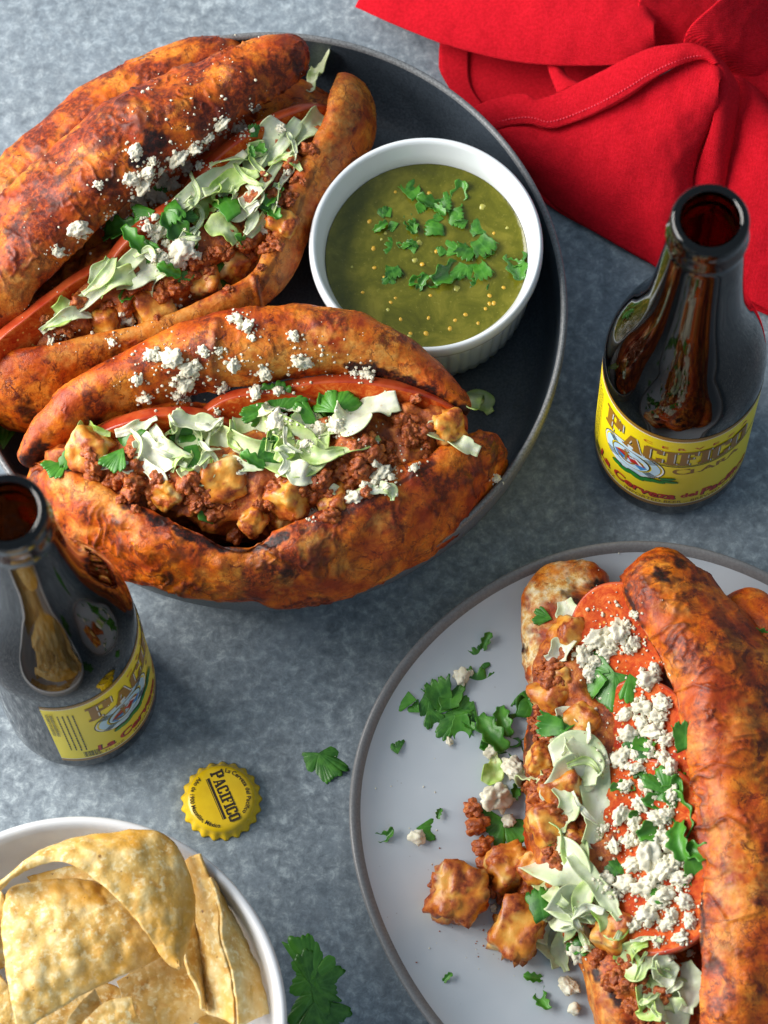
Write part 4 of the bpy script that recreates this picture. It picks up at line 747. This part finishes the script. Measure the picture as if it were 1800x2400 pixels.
specks([(x, y, RS.uniform(.2, .5)) for x, y in scatter([(850, 1560), (950, 1800), (1000, 2000), (1080, 2110)], 50, 26)], None).name = 'loose_specks'
tag(bpy.data.objects['loose_specks'], 'tiny specks of cheese strewn over the pale plate', 'cheese', None, 'stuff')

# ------------------------------------------------------------------ tortilla chips
Z6 = zoomer(0, 1880, 2.37)
G5 = 'tortilla chips in the white bowl'
def chip(A, B, label, bulge=3, seed=0, t=1.2, nz=(.6, 9)):
    v, f = ruled(A, B, 70, 40, bulge, Z6, nz, seed, t, .45); v += np.c_[v[:, :2] * 0, lumps(v, seed, 70, 3.2, .75)]
    mk('tortilla_chip', v, f, MAT['chip'], label=label, cat='chip', group=G5)
chip([(-60, 900, 30), (60, 1050, 30), (140, 1300, 26)], [(-120, 1100, 32), (-40, 1230, 32), (0, 1350, 28)], 'chip cut off by the left edge under the big flat one', 3, 1)
chip([(650, 1000, 40), (880, 860, 42), (1060, 900, 40)], [(760, 1300, 36), (950, 1290, 38), (1150, 1180, 38)], 'brown shaded flat chip under the tip of the arched chip', 2, 2)
chip([(200, 1100, 30), (500, 1000, 30), (700, 1050, 30)], [(200, 1380, 26), (500, 1340, 26), (760, 1350, 26)], 'deep orange chip low in the bowl under the front chips', 2, 3)
chip([(150, 420, 34), (450, 360, 40), (700, 430, 38)], [(300, 620, 34), (500, 600, 36), (800, 700, 34)], 'dark orange chip hidden under the arched chip', 3, 4)
chip([(-200, 600, 26), (0, 500, 26), (300, 500, 24)], [(-200, 1000, 24), (100, 900, 22), (500, 900, 22)], 'chip deep at the left of the bowl beneath the big flat one', 3, 14)
chip([(800, 700, 24), (1000, 800, 24), (1300, 1000, 24)], [(700, 1200, 24), (1000, 1200, 24), (1300, 1300, 24)], 'lowest chip at the right of the bowl in deep shade', 2, 15)
chip([(1030, 315, 54), (1070, 560, 52), (1110, 860, 48), (1140, 1170, 42)], [(1110, 290, 64), (1170, 430, 63), (1215, 600, 62), (1222, 750, 61), (1290, 1000, 58), (1310, 1240, 54)], 'tall chip standing on edge along the right wall of the bowl', 1, 5)
chip([(1165, 420, 64), (1222, 600, 63), (1230, 750, 62), (1298, 1000, 59), (1318, 1260, 55)], [(1210, 470, 50), (1310, 680, 48), (1405, 850, 47), (1455, 1000, 47), (1490, 1180, 46)], 'pale chip leaning out against the right wall of the bowl', 2, 6)
chip([(1080, 500, 52), (1055, 700, 54), (1020, 865, 57), (1085, 1000, 56), (1125, 1150, 52)], [(1105, 530, 46), (1150, 820, 44), (1140, 1000, 44), (1150, 1165, 46)], 'narrow chip squeezed between the arched chip and the standing one', 1, 7)
chip([(300, 1330, 46), (420, 1150, 50), (530, 1040, 52)], [(430, 1330, 42), (520, 1200, 46), (572, 1130, 48)], 'thin pale chip below the lower edge of the big flat chip', 1, 8)
chip([(400, 1300, 50), (580, 1120, 54), (735, 1082, 54)], [(480, 1420, 46), (650, 1400, 48), (785, 1270, 48)], 'square-cornered chip at the bottom edge of the picture', 2, 9)
chip([(5, 620, 58), (60, 480, 62), (250, 440, 63), (480, 435, 62), (700, 500, 58)], [(100, 1330, 58), (200, 1225, 60), (520, 1040, 60), (720, 945, 58), (895, 862, 55)], 'big flat blistered chip filling the front of the bowl', 5, 10, 1.3, (1.1, 11))
chip([(-20, 500, 60), (10, 500, 61), (22, 560, 60)], [(-30, 700, 58), (8, 660, 58), (30, 640, 58)], 'corner of a chip at the left edge beside the big flat one', 1, 12)
chip([(-30, 960, 50), (40, 1005, 50), (100, 1130, 48)], [(-40, 1340, 44), (60, 1330, 44), (150, 1330, 44)], 'chip in the lower left corner of the bowl', 2, 13)
chip([(-25, 500, 66), (110, 395, 72), (300, 330, 76), (450, 375, 78), (560, 455, 78), (700, 590, 77), (810, 725, 75), (905, 865, 72), (1000, 928, 70)], [(-20, 470, 64), (120, 370, 68), (240, 270, 70), (440, 205, 70), (830, 165, 68), (980, 260, 66), (1065, 450, 65), (1075, 620, 65), (1002, 922, 68)], 'large arched chip curling over the top of the bowl', 3, 11, 1.6, (.55, 10))

# ------------------------------------------------------------------ lettering helpers
def text_mesh(body, size, bold=0.0, sx=1.0, shear=0.0):
    cu = bpy.data.curves.new('lettering', 'FONT'); cu.body = body; cu.size = size; cu.offset = bold; cu.align_x = 'LEFT'; cu.resolution_u = 3; cu.shear = shear
    o = bpy.data.objects.new('lettering', cu); COL.objects.link(o); bpy.context.view_layer.update()
    me = bpy.data.meshes.new_from_object(o.evaluated_get(bpy.context.evaluated_depsgraph_get()))
    v = np.array([x.co[:2] for x in me.vertices]) if len(me.vertices) else np.zeros((0, 2)); f = [tuple(p.vertices) for p in me.polygons]
    bpy.data.objects.remove(o); bpy.data.curves.remove(cu); bpy.data.meshes.remove(me)
    v = v * [sx, 1]; v[:, 0] -= v[:, 0].min(); return v, f
SLAB = {'P': (.92, [(.10, 0, .36, 1), (0, 0, .46, .13), (0, .87, .7, 1), (.58, .5, .9, .94), (.36, .42, .74, .55)]),
        'C': (.86, [(0, .1, .28, .9), (.1, .86, .7, 1), (.1, 0, .7, .14), (.56, .66, .82, .95), (.56, .05, .82, .34)]),
        'I': (.52, [(.12, 0, .40, 1), (0, 0, .52, .13), (0, .87, .52, 1)]),
        'F': (.80, [(.10, 0, .38, 1), (0, 0, .48, .13), (0, .86, .78, 1), (.38, .45, .62, .58), (.64, .68, .78, 1)]),
        'O': (.88, [(0, .1, .29, .9), (.58, .1, .87, .9), (.1, .86, .77, 1), (.1, 0, .77, .14)]),
        'A': (.98, [((.04, 0), (.22, 0), (.52, 1), (.36, 1)), ((.60, 0), (.94, 0), (.64, 1), (.36, 1)), (.22, .24, .66, .36), (0, 0, .3, .10), (.52, 0, .98, .10)])}
def slab_word(word, hgt, first=1.0, total=None, gap=.04):
    """bold slab-serif capitals built from bars; returns quads (4 points each)"""
    Q = []; x = 0
    for k, ch in enumerate(word):
        wd, bars = SLAB[ch]; s = hgt * (first if k == 0 else 1); dy = 0
        for b in bars:
            if isinstance(b[0], tuple): Q.append([(x + p * s, q * s + dy) for p, q in b])
            else: Q.append([(x + b[0] * s, b[1] * s + dy), (x + b[2] * s, b[1] * s + dy), (x + b[2] * s, b[3] * s + dy), (x + b[0] * s, b[3] * s + dy)])
        x += wd * s + gap * hgt
    Q = np.array(Q); 
    if total: Q[:, :, 0] *= total / (x - gap * hgt)
    return Q
def quads_flat(Q, step=1.5, dz=.006):
    """cut quads into columns so they can follow a curve; each bar a hair above the last"""
    v = []; f = []; z = []
    for k, q in enumerate(Q):
        n_ = max(1, int(math.ceil((q[:, 0].max() - q[:, 0].min()) / step)))
        for i in range(n_ + 1):
            t = i / n_; v += [tuple(q[0] + (q[1] - q[0]) * t), tuple(q[3] + (q[2] - q[3]) * t)]; z += [k * dz] * 2
            if i: o = len(v) - 4; f.append((o, o + 2, o + 3, o + 1))
    return np.array(v), f, np.array(z)
def rect(s0, t0, s1, t1): return np.array([[(s0, t0), (s1, t0), (s1, t1), (s0, t1)]])
def disc(cx, cy, rx, ry, n_=40, r0=0.0, rot=0):
    v = []; f = []
    for j in range(n_):
        a = 2 * math.pi * j / n_
        for r in (r0, 1):
            x, y = rx * r * math.cos(a), ry * r * math.sin(a); v.append((cx + x * math.cos(rot) - y * math.sin(rot), cy + x * math.sin(rot) + y * math.cos(rot)))
    for j in range(n_): k = (j + 1) % n_; f.append((2 * j, 2 * j + 1, 2 * k + 1, 2 * k))
    return np.array(v), f
def poly(pts): return np.array(pts, float), [tuple(range(len(pts)))]

# ------------------------------------------------------------------ beer bottles
BR = 30.5
GL = [(0, 3), (20, 2.2), (25, .3), (28, .6), (29.8, 2.5), (30.4, 6), (BR, 12), (BR, 60), (BR, 100), (30.2, 107), (29.2, 114), (27.4, 122), (24.8, 131), (22, 140), (19.6, 150), (17.8, 160), (16.6, 170), (15.6, 181), (14.8, 192), (14.0, 203), (13.4, 211), (13.2, 214), (13.9, 215), (14.4, 217), (14.2, 219), (13.3, 220.4), (12.9, 222), (13.2, 224), (13.6, 226.5), (13.5, 229.5), (12.9, 231.6), (11.9, 232.6), (10.9, 232.4), (10.1, 231.2), (9.6, 228), (9.5, 220), (10.2, 205), (11.6, 188), (13.2, 170), (15.8, 153), (19.5, 138), (23.5, 124), (26, 113), (27.3, 104), (27.6, 90), (27.6, 40), (27.4, 12), (25, 7.5), (12, 7), (0, 8)]
def bottle(ctr, phi0, label):
    T = thing('beer_bottle', ctr, label, 'bottle', 'open brown beer bottles')
    GP = crv([(r, z, 0) for r, z in GL], 170); v, f = lathe(GP[:, :2], 120); mk('glass_body', v + ctr, f, MAT['glass'], T)
    Z0, LH, LW = 15.0, 79.0, 101.0
    def wrap(v2, z=0.0):
        v2 = np.asarray(v2); a = phi0 + v2[:, 0] / BR; r = BR + .12 + z; return np.c_[r * np.sin(a), -r * np.cos(a), Z0 + v2[:, 1]] + ctr
    g = np.stack(np.meshgrid(np.linspace(0, LW, 90), np.linspace(0, LH, 12), indexing='ij'), -1).reshape(-1, 2)
    L = mk('paper_label', wrap(g), [q[::-1] for q in grid_faces(90, 12)], MAT['yellow_paper'], T)
    lv = [0.0]
    def add(name, v2, f, mat, z, zz=0): mk(name, wrap(v2, z + zz), f, MAT[mat], L, smooth=False)
    def bars(name, Q, mat, z): v2, f, zz = quads_flat(Q); add(name, v2, f, mat, z, zz)
    for q in (rect(0, LH - 3, LW, LH), rect(0, 0, LW, 3)): bars('gold_border', q, 'gold_ink', .03)
    for q in (rect(0, LH - 3.7, LW, LH - 3.1), rect(0, 3.1, LW, 3.7)): bars('white_rule', q, 'white_ink', .03)
    Q = slab_word('PACIFICO', 14.2, 1.25, 64.0); s0, t0 = 16, LH - 28.5
    Q[:5, :, 1] += 1.2
    for nm, mat, dx, dy, z in (('letter_shadow', 'black_ink', .95, -.75, .05), ('letter_outline', 'white_ink', .5, -.1, .13), ('brand_lettering', 'gold_ink', 0, 0, .22)): bars(nm, Q + [s0 + dx, t0 + dy], mat, z)
    bars('underline', np.vstack([rect(40, LH - 30.4, 90, LH - 29.9), rect(40, LH - 31.8, 90, LH - 30.9)]), 'black_ink', .04)
    def word(name, txt, size, bold, sx, s, t, mat, z=.06, wd=None, arc=0, shear=0):
        v2, f = text_mesh(txt, size, bold, sx, shear)
        if wd: v2[:, 0] *= wd / v2[:, 0].max()
        u = v2[:, 0] / v2[:, 0].max(); v2 = v2 + [s, t]; v2[:, 1] -= arc * 4 * u * (1 - u); add(name, v2, f, mat, z)
    word('lettering', 'C  E  R  V  E  Z  A', 3.4, .05, 1.2, 36, LH - 11.5, 'red_ink', wd=44, arc=1)
    word('lettering', 'C', 9.5, .22, 1.1, 49, LH - 40, 'gold_ink'); word('lettering', 'LARA', 6.6, .2, 1.15, 56, LH - 39.5, 'gold_ink', wd=22)
    word('red_lettering', 'La Cerveza', 10.0, .36, 1, 15.4, 9.2, 'black_ink', .05, 37, shear=.1); word('red_lettering', 'La Cerveza', 10.0, .28, 1, 15, 9.6, 'red_ink', .09, 37, shear=.1)
    word('red_lettering', 'del', 6.5, .3, 1, 54, 11, 'red_ink', .09, 7); word('red_lettering', 'Pacífico', 10.0, .36, 1, 62.4, 9.2, 'black_ink', .05, 25, shear=.1); word('red_lettering', 'Pacífico', 10.0, .28, 1, 62, 9.6, 'red_ink', .09, 25, shear=.1)
    word('small_lettering', '12 FL OZ', 3.7, .02, 1, 14, 4.7, 'gold_ink', wd=12); word('small_lettering', 'IMPORTED BEER – BREWED IN MEXICO', 3.9, .03, .8, 31, 4.6, 'gold_ink', wd=58)
    ex, ey = 31.5, LH - 39.0
    for nm, rx, r0, mat, z in (('ring_edge', 14.8, 0, 'black_ink', .10), ('life_ring', 14.4, .0, 'white_ink', .14), ('ring_shade', 13.0, .74, 'pale_blue_ink', .17), ('ring_inner_edge', 8.9, 0, 'black_ink', .20), ('sky_disc', 8.5, 0, 'pale_blue_ink', .23)): v2, f = disc(ex, ey, rx, rx * .93, 40, r0); add(nm, v2, f, mat, z)
    v2, f = poly([(ex - 7.8, ey - 1.5), (ex - 4, ey - .5), (ex, ey - 1.8), (ex + 4, ey - .8), (ex + 7.9, ey - 1.6), (ex + 5.5, ey - 5.5), (ex, ey - 7.4), (ex - 5.5, ey - 5.5)]); add('sea', v2, f, 'blue_ink', .26)
    v2, f = poly([(ex - 7.6, ey - 1.2), (ex - 3, ey + 4.2), (ex - 1, ey + 3), (ex + 3, ey + 3.6), (ex + 7, ey - 1.2), (ex + 1, ey - 2.6)]); add('red_hill', v2, f, 'red_ink', .29)
    v2, f = poly([(ex + 2, ey + 3.2), (ex + 3, ey + 3.4), (ex + 6, ey - .8), (ex + 4.5, ey - .9)]); add('hill_light', v2, f, 'white_ink', .32)
    bars('anchor', np.vstack([rect(ex - 2.2, ey - 3.5, ex - 1.1, ey + 5), rect(ex - 4.2, ey + 2.6, ex + .9, ey + 3.6)]), 'gold_ink', .34)
    v2, f = disc(ex - 1.65, ey - 1.5, 4.4, 3.8, 24, .72); f = [q for q in f if v2[list(q), 1].mean() < ey - 1.5]; add('anchor_arms', v2, f, 'gold_ink', .36); v2, f = disc(ex - 1.65, ey + 5.8, 1.3, 1.3, 16, .5); add('anchor_ring', v2, f, 'gold_ink', .36)
    for k, a in enumerate((40, 140, 220, 320)):
        ca, sa = math.cos(math.radians(a)), math.sin(math.radians(a)); Q = []
        for j in (-1.6, -.5, .6, 1.7): Q.append([(ex + ca * r_ - sa * (j + d), ey + (sa * r_ + ca * (j + d)) * .93) for r_, d in ((9.2, 0), (14.4, 0), (14.4, .45), (9.2, .45))])
        bars('ring_rope', np.array(Q), 'black_ink', .26)
    for k, (cx, cy, rx, ry, rt) in enumerate(((30, LH - 53.5, 3.2, 1.7, .3), (35, LH - 52.5, 4, 2, -.5), (39.5, LH - 51.5, 3, 1.6, .4), (43, LH - 50, 4, 1.5, -.1), (26, LH - 53, 2.4, 1.6, .5), (47.5, LH - 45.5, 3.2, 1.1, .25), (48.5, LH - 48.5, 3.4, 1.1, -.15))):
        v2, f = disc(cx, cy, rx + .35, ry + .35, 16, 0, rt); add('leaf_edge', v2, f, 'black_ink', .38 + k * .004); v2, f = disc(cx, cy, rx, ry, 16, 0, rt); add('hop_leaf', v2, f, 'green_ink', .42 + k * .004)
    rr = random.Random(3); Q = [rect(9.4 + k * .42, 5, 9.4 + k * .42 + rr.choice((.12, .2, .28)), 12.5)[0] for k in range(15)]; bars('barcode', np.array(Q), 'black_ink', .05)
    Q = []
    for k in range(4):
        t = LH - 12
        while t > 18: d = rr.uniform(1.2, 3.4); Q.append(rect(5.2 + k * 1.9, t - d, 5.7 + k * 1.9, t)[0]); t -= d + .6
    for k in range(2):
        t = LH - 9
        while t > 40: d = rr.uniform(.3, .8); Q.append(rect(1.2 + k * 1.6, t - d, 2.4 + k * 1.6, t)[0]); t -= d + .5
    bars('fine_print', np.array(Q), 'brown_ink', .05)
bottle(np.array([116.7, 20.0, .1]), math.radians(-101), 'open brown beer bottle standing in front of the red napkin')
bottle(np.array([-124.2, -68.2, .1]), math.radians(-13), 'open brown beer bottle at the left edge above the chip bowl')

# ------------------------------------------------------------------ bottle cap
KC = np.array([-70.9, -115.0, .05])
T = thing('bottle_cap', KC, 'yellow crimped bottle cap lying on the grey table', 'bottle cap')
prof = [(0, 6.2), (6, 6.2), (10.5, 6.1), (12, 5.85), (13, 5.2), (13.5, 4.2), (13.9, 3.0), (14.5, 1.8), (15.1, .9), (15.6, .2), (15.2, .1), (14.6, .9), (13.4, 2.6), (12.8, 4.4), (11.5, 5.3), (0, 5.5)]
def crimp(r, z, a): return r + (max(0, min(1, (4.4 - z) / 4)) * .6 * (math.cos(21 * a) - .15) if r > 12.7 else 0)
v, f = lathe(prof, 252, crimp); v[:, 2] += np.where((v[:, 2] < 1.2), .35 * (1 - np.cos(21 * np.arctan2(v[:, 1], v[:, 0]))) * .6, 0)
mk('crown', v + KC, f, MAT['cap_paint'], T)
ca = math.radians(-66.5 - 3.7)                       # reading direction of the word across the cap
cx_, sx_ = math.cos(ca), math.sin(ca)
def capw(v2, z): v2 = np.asarray(v2); return np.c_[v2[:, 0] * cx_ - v2[:, 1] * sx_, v2[:, 0] * sx_ + v2[:, 1] * cx_, v2[:, 0] * 0 + 6.24 + z] + KC
Q = slab_word('PACIFICO', 4.6, 1.12, 21.5) + [-10.6, -.2]; v2, f, zz = quads_flat(Q, 30); mk('brand_lettering', capw(v2, zz), f, MAT['brown_ink'], T, smooth=False)
v2, f, zz = quads_flat(np.vstack([rect(-9.0, -2.0, 8.6, -1.0), rect(-9.0, -2.5, 8.6, -2.25)]), 60); mk('underline', capw(v2, zz), f, MAT['brown_ink'], T, smooth=False)
def arc_text(txt, size, r, a_mid, flip):
    v2, f = text_mesh(txt, size, .045, .95); Wd = v2[:, 0].max(); u = v2[:, 0] - Wd / 2
    if not flip: a = a_mid - u / r; rr = r + v2[:, 1]
    else: a = a_mid + u / r; rr = r - v2[:, 1]
    zz = np.where(rr > 10.5, -(rr - 10.5) * .03 - np.maximum(rr - 12, 0) * .3, 0)
    mk('arc_lettering', capw(np.c_[rr * np.cos(a), rr * np.sin(a)], zz + .02), f, MAT['brown_ink'], T, smooth=False)
arc_text('La Cerveza del Pacífico', 2.35, 10.3, math.pi / 2, False)
arc_text('Año de 1900 Mazatlán, México', 2.35, 11.9, -math.pi / 2, True)

# ------------------------------------------------------------------ red napkin
Z7 = zoomer(850, 0, 1.746)
NK = thing('napkin', W(1500, 250, 0), 'folded red cloth napkin heaped behind the dish and the right bottle', 'napkin')
def sheet(name, A, B, bulge=0, seed=0, nz=(.6, 30), t=.8, n_=90, mm=60): v, f = ruled(A, B, n_, mm, bulge, Z7, nz, seed, t); mk(name, v, f, MAT['red_cloth'], NK)
sheet('under_layer', [(318, 150, 2), (312, 240, 2.2), (330, 320, 2), (480, 540, 2), (640, 700, 2), (760, 838, 2), (1000, 978, 2.2), (1160, 1068, 2), (1400, 1180, 2), (1660, 1290, 2), (1900, 1380, 2)], [(700, -150, 3), (900, 0, 3), (1100, 200, 3), (1200, 300, 3), (1300, 400, 3), (1400, 450, 3), (1500, 500, 3), (1600, 560, 3), (1750, 640, 3), (1900, 720, 3), (2100, 800, 3)], 1, 1)
sheet('side_hem', [(322, 150, 3.6), (318, 245, 3.8), (338, 325, 3.6), (440, 470, 3.4)], [(440, 150, 3.8), (432, 260, 4), (445, 360, 4), (520, 470, 3.6)], .3, 2, (.2, 20), .8, 40, 14)
sheet('front_panel', [(540, 515, 12), (660, 500, 15), (780, 520, 17), (1000, 445, 22), (1200, 320, 26), (1330, 250, 28), (1440, 245, 28), (1462, 300, 26)], [(600, 640, 3), (700, 770, 3), (790, 850, 3), (950, 950, 3), (1150, 1062, 3), (1280, 1110, 4), (1340, 800, 10), (1440, 480, 20)], 6, 3, (2.6, 38))
sheet('hem', [(440, 445, 14), (560, 405, 16), (660, 388, 18), (725, 412, 19), (900, 335, 23), (1080, 245, 28), (1180, 200, 31), (1280, 186, 32), (1360, 184, 32), (1430, 222, 31), (1458, 270, 29)], [(520, 540, 13), (600, 515, 15), (690, 508, 17), (785, 524, 19), (940, 470, 23), (1080, 395, 27), (1170, 335, 29), (1260, 283, 31), (1340, 250, 31), (1400, 240, 31), (1440, 262, 30)], 1.5, 4, (.5, 16), 1.4, 110, 18)
sheet('inner_fold', [(755, 262, 16), (770, 310, 17), (800, 385, 18)], [(815, 262, 14), (835, 310, 16), (890, 345, 20)], 2, 5, (.3, 20), .8, 24, 16)
sheet('right_edge', [(1440, 225, 31), (1462, 300, 29), (1450, 400, 26), (1420, 540, 20), (1350, 740, 10), (1300, 900, 5)], [(1500, 290, 20), (1540, 380, 18), (1520, 520, 15), (1490, 700, 10), (1460, 900, 6), (1420, 1100, 4)], 2.5, 6, (.4, 20), .8, 70, 24)
sheet('right_panel', [(1490, 300, 16), (1535, 380, 15), (1515, 520, 13), (1485, 700, 8), (1455, 900, 5), (1400, 1150, 4)], [(1640, 380, 10), (1700, 480, 12), (1760, 640, 12), (1800, 800, 8), (1850, 1000, 5), (1880, 1400, 4)], 4, 7, (2.2, 34))
sheet('back_panel', [(1080, 180, 20), (1200, 240, 15), (1340, 300, 11), (1480, 380, 8), (1600, 480, 6), (1800, 620, 4)], [(1150, -60, 30), (1300, -40, 24), (1450, 0, 18), (1600, 40, 12), (1750, 120, 8), (1950, 250, 5)], 3, 8, (2.2, 40))
sheet('back_fold', [(1305, 200, 20), (1335, 115, 34), (1415, 35, 40), (1520, -60, 42)], [(1480, 300, 9), (1640, 330, 6), (1760, 250, 6), (1850, 100, 6)], 3, 9, (1.6, 30))
sheet('top_panel', [(-30, 30, 10), (150, 108, 11), (320, 176, 13), (500, 228, 15), (650, 256, 17), (760, 266, 18), (900, 268, 19), (1040, 262, 20), (1130, 232, 21), (1196, 190, 21)], [(100, -180, 10), (300, -160, 13), (450, -150, 16), (600, -140, 20), (700, -130, 22), (800, -120, 24), (900, -100, 25), (1000, -60, 26), (1120, -20, 27), (1188, 100, 25)], 4, 10, (2.2, 45), 3.0)

def stitches(A, B, frac, n_):
    A = crv([W(*Z7(x, y), h) for x, y, h in A], n_ * 2); B = crv([W(*Z7(x, y), h) for x, y, h in B], n_ * 2); C = A * (1 - frac) + B * frac; C[:, 2] += 1.7; vs = []; fs = []
    for k in range(n_):
        a, b = C[2 * k], C[2 * k] + (C[2 * k + 1] - C[2 * k]) * .9; d = (b - a) / np.linalg.norm(b - a); sd = np.cross(d, [0, 0, 1]); sd /= np.linalg.norm(sd); o = len(vs)
        vs += [a - d * .1, a + sd * .28, b + sd * .28, b + d * .1, b - sd * .28, a - sd * .28, (a + b) / 2 + [0, 0, .35]]; fs += [(o + i, o + (i + 1) % 6, o + 6) for i in range(6)]
    mk('stitching', np.array(vs), fs, MAT['red_thread'], NK, kind='stuff')
NT('red_thread', Base_Color=(.74, .03, .06), Roughness=.7)
stitches([(440, 445, 14), (560, 405, 16), (660, 388, 18), (725, 412, 19), (900, 335, 23), (1080, 245, 28), (1180, 200, 31), (1280, 186, 32), (1360, 184, 32), (1430, 222, 31), (1458, 270, 29)], [(520, 540, 13), (600, 515, 15), (690, 508, 17), (785, 524, 19), (940, 470, 23), (1080, 395, 27), (1170, 335, 29), (1260, 283, 31), (1340, 250, 31), (1400, 240, 31), (1440, 262, 30)], .82, 75)
specks([(x, y, RS.uniform(.2, .55)) for x, y in scatter([(1000, 1890), (1060, 2040), (1100, 2090)], 26, 26) + scatter([(980, 2070), (950, 1800)], 30, 12)], None, 'chorizo').name = 'chorizo_flecks'
tag(bpy.data.objects['chorizo_flecks'], 'tiny brown flecks of spiced meat strewn round the spilled potato', 'chorizo', None, 'stuff')
